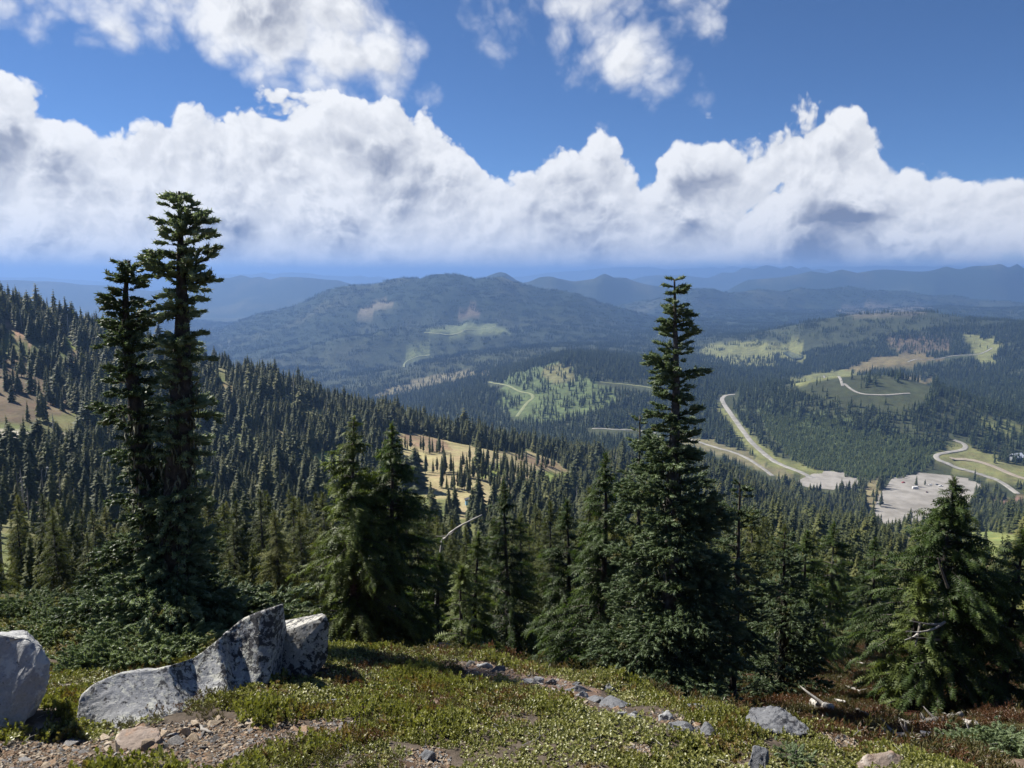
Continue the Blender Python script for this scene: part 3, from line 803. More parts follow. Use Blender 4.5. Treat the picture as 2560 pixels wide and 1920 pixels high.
def tube(P, R, sides=7, rough=0.0, seed=0):
    """tapered tube as triangles along the points P with radii R"""
    P = np.asarray(P, float); R = np.asarray(R, float); n = len(P)
    D = np.gradient(P, axis=0); Dn, Sd, Un = frames(D, (.13, .99, .05) if abs(D[0][2]) > .7 * np.linalg.norm(D[0]) else (0, 0, 1))
    a = np.arange(sides) / sides * 2 * np.pi
    rr = R[:, None] * (1 + rough * (np.random.default_rng(seed).random((n, sides)) - .5))
    V = P[:, None] + rr[..., None] * (np.cos(a)[None, :, None] * Sd[:, None] + np.sin(a)[None, :, None] * Un[:, None])
    V = V.reshape(-1, 3); idx = np.arange(n * sides).reshape(n, sides); nx = np.roll(idx, -1, 1)
    A = np.stack([idx[:-1], nx[:-1], nx[1:]], -1).reshape(-1, 3); B = np.stack([idx[:-1], nx[1:], idx[1:]], -1).reshape(-1, 3)
    V = np.concatenate([V, P[-1:]]); c = len(V) - 1
    cap = np.stack([idx[-1], nx[-1], np.full(sides, c)], -1)
    return V, np.concatenate([A, B, cap]), np.full(len(V), .5)

def make_twig():                 # a fir shoot: a plump spindle bristling with needles
    r = np.random.default_rng(3)
    a = np.arange(5) / 5 * 2 * np.pi
    V = [(0, 0, 0)]
    for x, rad in ((.3, .15), (.74, .17)): V += [(x, rad * math.cos(t + x), rad * math.sin(t + x)) for t in a]
    V.append((1, 0, 0))
    Fc = [(0, 1 + (i + 1) % 5, 1 + i) for i in range(5)]
    for i in range(5):
        j = (i + 1) % 5; Fc += [(1 + i, 1 + j, 6 + j), (1 + i, 6 + j, 6 + i)]
    Fc += [(6 + i, 6 + (i + 1) % 5, 11) for i in range(5)]
    for k in range(16):
        x = .08 + .84 * k / 15; t = k * 2.4 + r.random() * .5; L = .30 * (1 - .25 * x); w = .045
        c, s = math.cos(t), math.sin(t)
        b = len(V)
        V += [(x - w, .10 * c - w * s, .10 * s + w * c), (x + w, .10 * c + w * s, .10 * s - w * c), (x + .20, (.10 + L * .8) * c, (.10 + L * .8) * s)]
        Fc.append((b, b + 1, b + 2))
    return np.array(V), np.array(Fc)
def make_spray(n=9):             # a hemlock spray: a drooping feather
    V, Fc = [], []
    def p(x, y): return (x, y, -.38 * x * x - .5 * y * y)
    for i in range(n):
        x = .04 + .88 * i / (n - 1); w = .40 * (1 - x) ** .6 + .05
        for sg in (-1, 1):
            b = len(V)
            V += [p(x - .07, 0), p(x + .10, 0), p(x + .16, sg * w)]
            Fc.append((b, b + 1, b + 2) if sg > 0 else (b + 1, b, b + 2))
    b = len(V); V += [p(.85, -.04), p(.85, .04), p(1.06, 0)]; Fc.append((b, b + 1, b + 2))
    return np.array(V), np.array(Fc)
TWIG = make_twig(); SPRAY = make_spray(5); SPRAY_S = make_spray(4)

def path_at(P, f):
    P = np.asarray(P, float); k = np.clip(f, 0, 1) * (len(P) - 1); i = np.clip(np.floor(k).astype(int), 0, len(P) - 2); w = (k - i)[:, None]
    return P[i] * (1 - w) + P[i + 1] * w

def fir_parts(path, radius, prof, seed, step=.10, twig=.13, thick=.95, per=6, up=.25, gaps=.15, lichen=0, start=.02, sidebias=None, holes=.5, thin=0.0):
    """subalpine fir: trunk path (list of points), branch length profile over height fraction"""
    r = np.random.default_rng(seed)
    P = smooth_line(path, 8)
    zz = np.linspace(P[0, 2], P[-1, 2], 30)
    P = np.stack([np.interp(zz, P[:, 2], P[:, 0]), np.interp(zz, P[:, 2], P[:, 1]), zz], 1); H = P[-1, 2] - P[0, 2]
    n = int(H / step)
    trunk = tube(P, np.interp(np.linspace(0, 1, len(P)), [0, .06, .55, .72, 1], [radius * 1.3, radius, radius * .85, radius * .5, .012]), 9, .22, seed)
    limbs = []; loc = []; dr = []; sc = []; tn = []
    for k in range(n):
        f = start + (1 - start) * (k + r.random()) / n
        base = path_at(P, np.array([f]))[0]
        Lp = np.interp(f, [q[0] for q in prof], [q[1] for q in prof])
        hole = holes * max(0.0, math.sin(f * 23 + seed) * math.sin(f * 9.7 + seed * 2.1)) * (f < .85) + thin * (.22 < f < .64)
        for b in range(int(r.integers(2, per + 3))):
            if r.random() < gaps + hole: continue
            a = r.random() * 2 * np.pi
            L = Lp * r.uniform(.30, 1.15) * (1 + .32 * math.sin(a + f * 31 + seed) * math.sin(f * 17 + seed) + .18 * math.sin(2 * a - f * 43))
            if sidebias: L *= 1 + sidebias * math.cos(a)
            if L < .03: continue
            pitch = up * (1.5 * f - .75) + r.normal(0, .17)
            d0 = np.array([math.cos(a), math.sin(a), pitch]); d0 /= np.linalg.norm(d0)
            s = np.linspace(0, 1, 5)
            sag = np.array([0, 0, 1.0])
            pts = base + d0 * (L * s)[:, None] + sag * (L * (.10 * s ** 2 - .10 * s))[:, None]
            limbs.append(tube(pts, np.interp(s, [0, 1], [.006 + .014 * L, .003]), 3))
            axes = [(pts[0], pts[-1] - pts[0], L, .25 if L > .35 else .05)]
            if L > .28:
                ns = int(L / .13)
                for q in range(ns):
                    t = .22 + .72 * (q + r.random() * .6) / ns
                    sg = 1 if (q % 2) else -1
                    ang = sg * r.uniform(.6, 1.0)
                    c, s_ = math.cos(ang), math.sin(ang)
                    d1 = np.array([d0[0] * c - d0[1] * s_, d0[0] * s_ + d0[1] * c, d0[2] + r.normal(.05, .12)])
                    l1 = L * .48 * (1.05 - t) + .08
                    p0 = base + d0 * L * t + sag * L * (.10 * t * t - .10 * t)
                    axes.append((p0, d1 * l1, l1, .05))
            for p0, dv, l, t0 in axes:
                u = dv / max(np.linalg.norm(dv), 1e-6)
                m = max(int(l * (1 - t0) / (twig * .42)), 1)
                for q in range(m):
                    t = t0 + (1 - t0) * (q + r.random() * .5) / m
                    sg = 1 if (q % 2) else -1
                    ang = sg * r.uniform(.35, .85) * (1 - .45 * t)
                    c, s_ = math.cos(ang), math.sin(ang)
                    dd = np.array([u[0] * c - u[1] * s_, u[0] * s_ + u[1] * c, u[2] + r.normal(.05, .24)])
                    loc.append(p0 + dv * t + np.array([0, 0, L * .06 * t * t])); dr.append(dd); sc.append(twig * r.uniform(.6, 1.15))
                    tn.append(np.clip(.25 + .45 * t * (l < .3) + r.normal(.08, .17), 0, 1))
                loc.append(p0 + dv * .93); dr.append(u + np.array([0, 0, .08])); sc.append(twig * r.uniform(.8, 1.2)); tn.append(np.clip(r.normal(.7, .15), 0, 1))
    loc = np.array(loc); dr = np.array(dr); sc = np.array(sc)
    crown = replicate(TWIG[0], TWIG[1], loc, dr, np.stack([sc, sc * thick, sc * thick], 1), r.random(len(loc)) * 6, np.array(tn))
    lich = None
    if lichen:
        lp = []
        for _ in range(lichen):
            f = r.uniform(.12, .62); b = path_at(P, np.array([f]))[0]; a = r.random() * 6.283
            R_ = np.interp(f, [0, 1], [radius * 1.1, .02]) + r.uniform(0, .10)
            p0 = b + np.array([math.cos(a) * R_, math.sin(a) * R_, 0]); l = r.uniform(.06, .22)
            s = np.linspace(0, 1, 4)[:, None]
            pts = p0 + s * np.array([r.normal(0, .02), r.normal(0, .02), -l]) + r.normal(0, .012, (4, 3))
            lp.append(tube(pts, [.006, .018, .011, .002], 3))
        lich = merge(lp)
    return merge([trunk] + limbs), crown, lich

def hemlock_parts(height, width, seed, step=.16, per=6, dens=18.0, spray=.23, base=.05, radius=None, small=False, droop=.42, top=.35, gaps=.1, lean=(0, 0), ragged=.35):
    r = np.random.default_rng(seed)
    H = height; radius = radius or H * .016 + .02
    s = np.linspace(0, 1, 14)
    P = np.stack([lean[0] * s ** 1.5 + .05 * np.sin(s * 5 + seed), lean[1] * s ** 1.5 + .05 * np.cos(s * 4 + seed), s * H - .5 * (s == 0)], 1)
    P[0, 2] = -.6
    trunk = tube(P, np.interp(s, [0, .05, 1], [radius * 1.4, radius, .01]), 7, .2, seed)
    limbs = []; loc = []; dr = []; sc = []; tn = []
    n = int(H * (1 - base) / step)
    lob = r.random(5) * 6.283
    for k in range(n):
        f = base + (1 - base) * (k + r.random()) / n
        b0 = path_at(P, np.array([f]))[0]
        g = (1 - f)
        Lp = width * .5 * (1.26 * g ** .88 if g < .75 else 1.0 - .35 * (g - .75) / .25) + .05
        for b in range(per):
            if r.random() < gaps: continue
            a = r.random() * 6.283
            L = Lp * (1 - ragged * r.random()) * (1 + .22 * math.sin(a * 2 + lob[0] + f * 9) + .12 * math.sin(a * 3 + lob[1] - f * 14))
            up0 = .30 * f + .02 + r.normal(0, .08)
            ca, sa = math.cos(a), math.sin(a)
            m = int(4 + L * dens)
            tt = np.clip(.12 + .88 * (np.arange(m) + r.random(m) * .8) / m, 0, 1)
            zz = L * (up0 * tt - droop * (1 - .6 * f) * tt * tt)
            pts = b0 + np.stack([ca * L * tt, sa * L * tt, zz], 1)
            sg = np.where(np.arange(m) % 2, 1, -1) * r.uniform(.25, 1.0, m) * (1 - .55 * tt)
            c, s_ = np.cos(sg), np.sin(sg)
            dz = (up0 - 2 * droop * (1 - .6 * f) * tt) * .8 - .12 + r.normal(0, .30, m)
            loc.append(pts); dr.append(np.stack([ca * c - sa * s_, ca * s_ + sa * c, dz], 1))
            sc.append((spray * (.55 + .5 * r.random(m)) * (1.15 - .45 * tt)) * np.clip(L / (spray * 1.6), .22, 1.2))
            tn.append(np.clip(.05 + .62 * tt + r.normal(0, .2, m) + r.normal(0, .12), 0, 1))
            if not small or k % 2 == 0:
                q = np.linspace(0, .9, 4)
                limbs.append(tube(b0 + np.stack([ca * L * q, sa * L * q, L * (up0 * q - droop * (1 - .6 * f) * q * q)], 1), np.interp(q, [0, 1], [.008 + .012 * L, .003]), 3))
    for q in range(80):
        u = q / 80; aa = r.random() * 6.283
        loc.append(P[-1:] - np.array([[0, 0, .13 * H * u]])); dr.append(np.array([[math.cos(aa) * (.3 + u), math.sin(aa) * (.3 + u), 1.0 - .9 * u]])); sc.append(np.array([spray * (.42 + .65 * u)])); tn.append(np.array([r.uniform(.3, .8)]))
    loc = np.concatenate(loc); dr = np.concatenate(dr); sc = np.concatenate(sc); tn = np.concatenate(tn)
    sp = SPRAY_S if small else SPRAY
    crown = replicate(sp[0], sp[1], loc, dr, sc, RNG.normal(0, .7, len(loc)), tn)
    return merge([trunk] + limbs), crown

def tree_thing(name, label, cat, loc, trunk, crown, fol, lichen=None, group=None, rz=0.0, bark='bark'):
    t = empty(name, loc, rz); tag(t, label, cat, group)
    obj('trunk', npmesh('trunk', trunk[0], trunk[1], MAT[bark], True), t)
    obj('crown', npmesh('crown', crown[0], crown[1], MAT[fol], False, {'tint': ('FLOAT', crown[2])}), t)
    if lichen is not None:
        obj('lichen', npmesh('lichen', lichen[0], lichen[1], MAT['lichen'], True), t)['kind'] = 'stuff'
    return t

# ------------------------------------------------------------------ the firs on the knoll and at its edge
def fir(label, pixpath, y, radius, prof_px, seed, base_y=None, **kw):
    """pixpath: trunk pixels from the base up, all at forward distance y; prof_px: (py, half width in pixels)"""
    pts = [at(px, py, y) for px, py in pixpath]
    b = Vector((pts[0].x, pts[0].y, G(pts[0].x, pts[0].y)))
    pts[0] = b.copy(); pts = [pts[0] + Vector((0, 0, -.12))] + pts[1:]
    loc = pts[1] * 0 + b
    loc_pts = [tuple(p - loc) for p in pts]
    k = y / F / .95
    zs = np.array([p[2] for p in loc_pts]); H = zs[-1]
    prof = sorted(((at(1280, py, y).z - loc.z) / H, max(w * .97 - .045 / k, w * .4) * k) for py, w in prof_px)
    tr, cr, li = fir_parts(loc_pts, radius, prof, seed, **kw)
    return tree_thing('fir_tree', label, 'tree', loc, tr, cr, 'fir', li)
fir('taller of the twin subalpine firs behind the boulders, dark crown and lichen-hung trunk',
    [(425, 1590), (432, 1450), (442, 1250), (452, 1050), (456, 850), (452, 650), (448, 478)], 8.6, .155,
    [(470, 6), (500, 26), (530, 48), (560, 66), (600, 74), (640, 82), (690, 74), (760, 62), (830, 66), (880, 70), (925, 36), (980, 54), (1030, 82), (1090, 70), (1150, 62), (1220, 96), (1300, 92), (1370, 128), (1440, 205), (1520, 255), (1600, 265)],
    11, holes=.4, thin=.05, step=.055, per=6, gaps=.15, lichen=240, twig=.125, thick=1.1, start=.0)
fir('shorter of the twin subalpine firs behind the boulders, leaning left with a flat top',
    [(398, 1585), (385, 1400), (365, 1200), (338, 1000), (318, 850), (314, 740), (322, 652)], 8.8, .14,
    [(645, 14), (670, 46), (690, 62), (740, 60), (800, 66), (850, 58), (900, 56), (940, 48), (1000, 90), (1040, 98), (1090, 70), (1150, 92), (1230, 116), (1300, 92), (1370, 128), (1440, 205), (1530, 260), (1600, 280)],
    12, holes=.4, thin=.05, step=.06, per=6, gaps=.16, lichen=220, twig=.125, thick=1.1, start=.0)
fir('tall broad subalpine fir with a narrow spire growing just beyond the knoll',
    [(1672, 1760), (1675, 1500), (1682, 1200), (1690, 950), (1688, 800), (1686, 698)], 11.6, .13,
    [(698, 12), (740, 28), (800, 42), (850, 50), (880, 62), (910, 70), (950, 46), (1000, 50), (1060, 74), (1090, 76), (1130, 74), (1170, 86), (1220, 108), (1300, 145), (1400, 175), (1500, 198), (1600, 216), (1700, 228), (1760, 215)],
    13, holes=.2, step=.075, per=6, gaps=.14, lichen=300, twig=.15, thick=1.0, start=.0)
fir('pale-tipped young fir with a thin bare upper stem beside the broad spired fir',
    [(1830, 1780), (1838, 1600), (1845, 1400), (1850, 1205)], 12.4, .06,
    [(1205, 8), (1260, 40), (1330, 62), (1400, 66), (1450, 90), (1550, 110), (1650, 120), (1780, 110)], 14, step=.11, per=5, gaps=.2, twig=.14, thick=.85)
fir('thin fir with a browned top crowded against the broad spired fir',
    [(1590, 1700), (1595, 1400), (1598, 1200), (1600, 1040)], 12.8, .05,
    [(1040, 8), (1100, 32), (1180, 46), (1260, 60), (1400, 80), (1600, 90)], 15, step=.12, per=5, gaps=.25, twig=.13)
fir('grey-green fir with a lichen-draped stem beside the heath clearing',
    [(1955, 1690), (1958, 1550), (1962, 1330)], 15.5, .08,
    [(1330, 8), (1400, 45), (1470, 75), (1560, 105), (1640, 120), (1700, 100)], 16, step=.13, per=5, gaps=.15, lichen=160, twig=.16)

def hemlock(label, px, py_top, y, width_px, seed, name='hemlock_tree', **kw):
    dx, dy, dz = ray(px, py_top)
    x = dx / dy * y; g = G(x, y); top = at(px, py_top, y).z
    H = top - g
    tr, cr = hemlock_parts(H, width_px * y / F / .95, seed, **kw)
    return tree_thing(name, label, 'tree', (x, y, g), tr, cr, 'hemlock')
hemlock('left stem of the big dark hemlock pair behind the boulders', 878, 1048, 14.6, 440, 21, step=.12, dens=24, spray=.21)
hemlock('right stem of the big dark hemlock pair behind the boulders', 972, 1058, 15.2, 430, 22, step=.12, dens=24, spray=.21)
hemlock('dense dark hemlock standing left against the broad spired fir', 1512, 1135, 15.0, 330, 23, step=.13, dens=23, spray=.21)
hemlock('second dark hemlock in the shade left of the broad spired fir', 1420, 1250, 17.0, 250, 24, step=.16)
hemlock('hemlock with a pale lichen-hung trunk in the gap between hemlock pair and spired fir', 1265, 1205, 19.0, 260, 25, step=.16, gaps=.25)
hemlock('slender hemlock hiding the foot of the bleached snag', 1098, 1388, 15.6, 170, 33, step=.15)
hemlock('pointed hemlock between the bleached snag and the lichen-hung hemlock', 1190, 1335, 16.6, 180, 34, step=.15)
hemlock('small young hemlock at the knoll edge below the lichen-hung hemlock', 1158, 1420, 12.6, 150, 26, step=.13, spray=.24)
hemlock('broad bright green hemlock with bare grey lower limbs beside the heath clearing', 2385, 1198, 14.0, 520, 27, step=.11, dens=24, spray=.21, per=7)
hemlock('bushy hemlock in front of the bare-limbed hemlock, its boughs low over the heath', 2300, 1450, 13.4, 210, 28, step=.14, spray=.25, dens=16)
hemlock('tall dark hemlock beside the bare-limbed hemlock at the far end of the heath', 2555, 1330, 13.6, 360, 29, step=.14, dens=12)
hemlock('hemlock with a clear dark trunk at the back of the heath clearing', 2085, 1308, 24.0, 220, 30, step=.2)
hemlock('slim hemlock at the back of the heath clearing beside a clear-trunked one', 2190, 1345, 25.0, 200, 31, step=.2)
hemlock('rounded hemlock overlapping the lichen-draped fir by the heath clearing', 2020, 1330, 20.0, 230, 32, step=.18)
# ------------------------------------------------------------------ boulders, slabs and stones
import bmesh
HOLES = []                       # footprints that the ground cover leaves free (world x, y)
def clouds_tex(size, depth=3, kind='CLOUDS'):
    t = bpy.data.textures.new('rock_relief', kind); t.noise_scale = size
    if hasattr(t, 'noise_depth'): t.noise_depth = depth
    return t
def roughen(o, sub=3, amps=((.35, .05), (.08, .014)), bevel=0.0):
    if bevel:
        b = o.modifiers.new('edges', 'BEVEL'); b.width = bevel; b.segments = 2; b.limit_method = 'ANGLE'; b.angle_limit = .5
    s = o.modifiers.new('grid', 'SUBSURF'); s.subdivision_type = 'SIMPLE'; s.levels = sub; s.render_levels = sub
    for size, amp in amps:
        d = o.modifiers.new('relief', 'DISPLACE'); d.texture = clouds_tex(size); d.strength = amp; d.mid_level = .5; d.texture_coords = 'LOCAL'
def hull_mesh(name, pts, mat, smooth=True):
    bm = bmesh.new()
    for p in pts: bm.verts.new(p)
    r = bmesh.ops.convex_hull(bm, input=bm.verts)
    bmesh.ops.delete(bm, geom=[v for v in bm.verts if not v.link_faces], context='VERTS')
    bmesh.ops.triangulate(bm, faces=bm.faces)
    bmesh.ops.recalc_face_normals(bm, faces=bm.faces)
    me = bpy.data.meshes.new(name); bm.to_mesh(me); bm.free()
    for p in me.polygons: p.use_smooth = smooth
    me.materials.append(mat)
    return me
def rock(name, label, pts, mat, sub=4, amps=((.35, .05), (.08, .014)), bevel=.03, cat='boulder', group=None, hole=True):
    pts = [Vector(p) for p in pts]
    c = sum(pts, Vector()) / len(pts); c.z = min(p.z for p in pts)
    o = obj(name, hull_mesh(name, [p - c for p in pts], mat), None, c)
    tag(o, label, cat, group)
    roughen(o, sub, amps, bevel)
    if hole: HOLES.append([(p.x, p.y) for p in _hull2(pts)])
    return o
def _hull2(pts):
    P = sorted({(round(p.x, 4), round(p.y, 4)) for p in pts})
    def half(Q):
        h = []
        for p in Q:
            while len(h) > 1 and (h[-1][0] - h[-2][0]) * (p[1] - h[-2][1]) - (h[-1][1] - h[-2][1]) * (p[0] - h[-2][0]) <= 0: h.pop()
            h.append(p)
        return h
    a = half(P); b = half(P[::-1])
    return [Vector((x, y)) for x, y in a[:-1] + b[:-1]]
MAT['granite'] = lichen_rock_mat('lichened_granite', (.32, .325, .33), (.030, .030, .035), (.47, .47, .41), .07, .05, 20.0)
MAT['granite_block'] = lichen_rock_mat('blotched_granite', (.36, .355, .335), (.020, .020, .024), (.48, .46, .40), .08, .06, 17.0)
MAT['granite_clean'] = lichen_rock_mat('pale_granite', (.34, .345, .345), (.04, .04, .045), (.46, .465, .44), -.03, .03, 12.0)
MAT['slate'] = lichen_rock_mat('grey_slate', (.15, .155, .165), (.025, .025, .03), (.30, .31, .29), .05, -.03, 14.0)
MAT['rusty'] = lichen_rock_mat('rusty_rock', (.25, .20, .165), (.07, .06, .055), (.36, .32, .28), -.10, .0, 9.0, (.30, .165, .085))

def slab_boulder():
    crest = [(192, 1800, 4.95), (208, 1735, 5.15), (285, 1688, 5.45), (400, 1672, 5.65), (480, 1645, 5.75), (540, 1602, 5.8), (600, 1552, 5.8), (648, 1529, 5.75), (689, 1517, 5.65)]
    front = [(196, 1822), (262, 1830), (345, 1822), (430, 1800), (505, 1772), (560, 1752), (600, 1742), (632, 1736), (662, 1722)]
    dys = (.06, .22, .40, .52, .56, .54, .48, .36, .22)
    crest = smooth_line([(c[0], c[1], d) for c, d in zip(crest, dys)], 4); front = smooth_line([(f[0], f[1]) for f in front], 4)
    rows = []
    NTT = 12
    for i, (c, f) in enumerate(zip(crest, front)):
        i = i / 4.0
        h = hit(f[0], f[1], 3.0, 12.0); B = Vector(h); C = at(c[0], c[1], B.y + c[2]); B.z -= .06
        col = []
        for k in range(NTT):
            t = k / (NTT - 1)
            p = B.lerp(C, t)
            sag = math.sin(math.pi * t) * (C - B).length
            p.z -= .10 * sag * min(1, i / 4); p.y += .05 * sag
            col.append(p)
        bk = Vector((C.x + .03, C.y + .10, C.z - .025)); col.append(bk)
        gb = G(C.x, C.y + .45) - .15
        col.append(Vector((C.x, C.y + .30, (C.z + gb) / 2))); col.append(Vector((C.x, C.y + .42, gb)))
        rows.append(col)
    org = Vector((rows[16][0].x, rows[16][0].y, G(rows[16][0].x, rows[16][0].y)))
    V = [tuple(p - org) for r in rows for p in r]; k = len(rows[0]); Fc = []
    for i in range(len(rows) - 1):
        for j in range(k - 1): Fc.append((i * k + j, (i + 1) * k + j, (i + 1) * k + j + 1, i * k + j + 1))
    me = bpy.data.meshes.new('boulder')
    bm = bmesh.new(); vs = [bm.verts.new(v) for v in V]
    for f in Fc: bm.faces.new([vs[i] for i in f])
    bm.faces.new([vs[j] for j in range(k)][::-1]); bm.faces.new([vs[(len(rows) - 1) * k + j] for j in range(k)])
    bm.normal_update()
    bmesh.ops.triangulate(bm, faces=[f for f in bm.faces if len(f.verts) > 4])
    bmesh.ops.recalc_face_normals(bm, faces=bm.faces)
    bm.to_mesh(me); bm.free()
    for p in me.polygons: p.use_smooth = True
    me.materials.append(MAT['granite'])
    o = obj('boulder', me, None, org)
    tag(o, 'long grey granite boulder sweeping up to a lichened fin, set in low shrubs', 'boulder')
    roughen(o, 2, ((.45, .022), (.07, .014), (.025, .007)), 0)
    HOLES.append([(r[6].x, r[6].y) for r in rows] + [(r[-1].x, r[-1].y) for r in rows[::-1]])
slab_boulder()
def gp(px, py, dz=0.0):
    h = hit(px, py, 2.0, 14.0); return Vector((h[0], h[1], h[2] + dz))
def foot(px, py, pts):
    y0 = hit(px, py, 2.0, 14.0)[1]
    return [at(p[0], p[1], y0 + p[2]) for p in pts]
rock('boulder', 'square granite block blotched with black lichen, leaning behind the finned boulder',
     foot(740, 1695, [(672, 1592, .10), (745, 1566, .08), (815, 1540, .05), (823, 1560, .05), (820, 1640, 0), (775, 1700, -.08), (650, 1740, -.08), (690, 1556, .65), (806, 1533, .6), (700, 1640, .65), (812, 1660, .5)]),
     MAT['granite_block'], 4, ((.40, .012), (.07, .010), (.03, .006)), .008)
rock('boulder', 'pale rounded granite boulder with an almost bare face and little lichen',
     foot(40, 1835, [(-260, 1590, .35), (0, 1585, .22), (70, 1590, .22), (105, 1612, .2), (118, 1660, .18), (100, 1745, .08), (60, 1815, 0), (-20, 1865, -.08), (-260, 1880, -.05), (-250, 1580, .85), (60, 1588, .75), (112, 1640, .65), (95, 1760, .6), (-250, 1830, .85)]),
     MAT['granite_clean'], 4, ((.35, .10), (.12, .035), (.03, .008)), .05)
rock('rock_slab', 'dark layered slate slab at the knoll edge beside the heath',
     foot(1940, 1830, [(1862, 1800, .15), (1875, 1768, .25), (1950, 1764, .22), (1960, 1775, .15), (2000, 1800, .05), (2035, 1832, -.05), (1985, 1842, -.12), (1900, 1825, -.1), (1870, 1840, .05), (2000, 1865, -.05)]),
     MAT['slate'], 4, ((.12, .05), (.03, .02)), .01, 'rock')
rock('rock', 'rust-orange rock half buried at the low right end of the knoll',
     foot(2190, 1928, [(2135, 1908, .05), (2170, 1885, .1), (2230, 1876, .12), (2258, 1893, .1), (2264, 1935, 0), (2130, 1945, -.06), (2200, 1890, .3), (2240, 1930, .25)]),
     MAT['rusty'], 4, ((.10, .03), (.03, .012)), .012, 'rock')
rock('rock', 'grey broken rock with a white vein standing in the shrubs near the orange rock',
     foot(1890, 1928, [(1872, 1900, .05), (1885, 1866, .1), (1915, 1870, .1), (1924, 1905, .04), (1918, 1945, -.05), (1862, 1945, -.05), (1890, 1880, .22), (1915, 1895, .2)]),
     MAT['slate'], 4, ((.10, .03), (.03, .014)), .01, 'rock')
rock('rock', 'blocky brown rock, largest stone in the gravel patch before the finned boulder',
     foot(340, 1872, [(287, 1852, .06), (298, 1826, .14), (360, 1814, .18), (398, 1818, .16), (404, 1845, .06), (376, 1870, -.02), (308, 1885, -.06), (335, 1822, .3), (395, 1835, .28), (400, 1880, .2)]),
     MAT['rusty'], 4, ((.10, .03), (.03, .010)), .012, 'rock')
rock('rock', 'flat tan rock lying in the low shrubs at the middle of the knoll',
     foot(1000, 1812, [(962, 1822, -.03), (1036, 1820, -.03), (978, 1796, .06), (1022, 1786, .1), (1034, 1796, .06), (1000, 1800, .2)]), MAT['rusty'], 4, ((.10, .02), (.03, .01)), .008, 'rock')
rock('rock', 'small grey flat stone in the shrubs below the lichened block',
     foot(830, 1762, [(806, 1770, -.03), (852, 1768, -.03), (812, 1746, .05), (846, 1748, .06), (828, 1750, .18)]), MAT['slate'], 3, ((.10, .02), (.03, .01)), .006, 'rock')
rock('rock', 'pale cream rock on the crest of the knoll before the small hemlock',
     foot(1120, 1617, [(1088, 1622, -.04), (1142, 1624, -.04), (1098, 1606, .06), (1130, 1602, .1), (1144, 1609, .06), (1120, 1612, .25)]), MAT['granite_clean'], 3, ((.10, .03), (.03, .01)), .006, 'rock')

# stones: angular hulls shared between individuals
def stone_meshes(n, mat, seed):
    r = np.random.default_rng(seed); out = []
    for k in range(n):
        P = r.normal(0, 1, (11, 3)); P /= np.linalg.norm(P, axis=1)[:, None]
        P *= np.array([1, r.uniform(.55, .9), r.uniform(.3, .6)])
        out.append(hull_mesh('stone', [tuple(p) for p in P], mat, False))
    return out
MAT['stone_rust'] = simple_mat('rust_stone', [(.12, .075, .045), (.22, .14, .085), (.31, .215, .14)], 6, .85, .6, 22, rnd=.3)
MAT['stone_tan'] = simple_mat('tan_stone', [(.22, .17, .12), (.34, .27, .19), (.46, .39, .30)], 6, .85, .6, 22, rnd=.3)
MAT['stone_grey'] = simple_mat('grey_stone', [(.10, .095, .09), (.19, .18, .17), (.30, .29, .28)], 6, .85, .6, 22, rnd=.3)
STONES = stone_meshes(4, MAT['stone_rust'], 5) + stone_meshes(4, MAT['stone_tan'], 6) + stone_meshes(3, MAT['stone_grey'], 7)
GRAVEL = [(-150, 1862), (60, 1856), (180, 1846), (330, 1816), (500, 1800), (620, 1796), (760, 1796), (880, 1804), (930, 1820), (840, 1838), (740, 1850), (660, 1875), (580, 1915), (540, 2000), (-200, 2000)]
PATCHES = [[(1110, 1600), (1180, 1598), (1290, 1612), (1280, 1628), (1150, 1625)], [(1120, 1650), (1230, 1655), (1300, 1675), (1290, 1700), (1170, 1690)],
           [(1290, 1688), (1390, 1695), (1480, 1715), (1560, 1765), (1600, 1800), (1520, 1795), (1400, 1745), (1310, 1715)], [(1640, 1770), (1720, 1800), (1800, 1835), (1780, 1860), (1680, 1830), (1600, 1800)],
           [(1010, 1880), (1080, 1865), (1130, 1890), (1120, 1930), (1010, 1930)], [(2060, 1830), (2160, 1850), (2240, 1870), (2150, 1880), (2040, 1850)], [(1560, 1860), (1640, 1870), (1650, 1900), (1560, 1890)]]
def stones_field():
    r = np.random.default_rng(17); n = 0; bag = []
    for poly, cnt, lo, hi, lab, grp in [(GRAVEL, 215, .016, .072, 'angular stone in the gravel patch before the granite boulders', 'loose stones in the gravel patch')] + \
            [(p, 11, .014, .04, 'stone on a bare patch among the knoll shrubs', 'loose stones on bare patches of the knoll') for p in PATCHES]:
        xs = [p[0] for p in poly]; ys = [p[1] for p in poly]; k = 0
        while k < cnt:
            px = r.uniform(max(min(xs), -60), max(xs)); py = r.uniform(min(ys), min(max(ys), 1990))
            if not inpoly(np.array([px]), np.array([py]), poly)[0]: continue
            x, y, z = hit(px, py, 2.0, 12.0)
            si = int(r.integers(0, len(STONES))); o = obj('stone', STONES[si], None, (x, y, z + .004)); n += 1; k += 1
            s = lo + (hi - lo) * r.random() ** 2.2
            if r.random() < .06: s *= 1.7
            o.scale = (s, s, s); o.rotation_euler = (r.normal(0, .25), r.normal(0, .25), r.random() * 6.28)
            cn = 'rust-brown' if si < 4 else 'pale tan' if si < 8 else 'dark grey'
            zn = 'small' if s < .026 else 'palm-sized' if s < .045 else 'large'
            tag(o, zn + ' ' + cn + ' ' + lab, 'stone', grp)
stones_field()
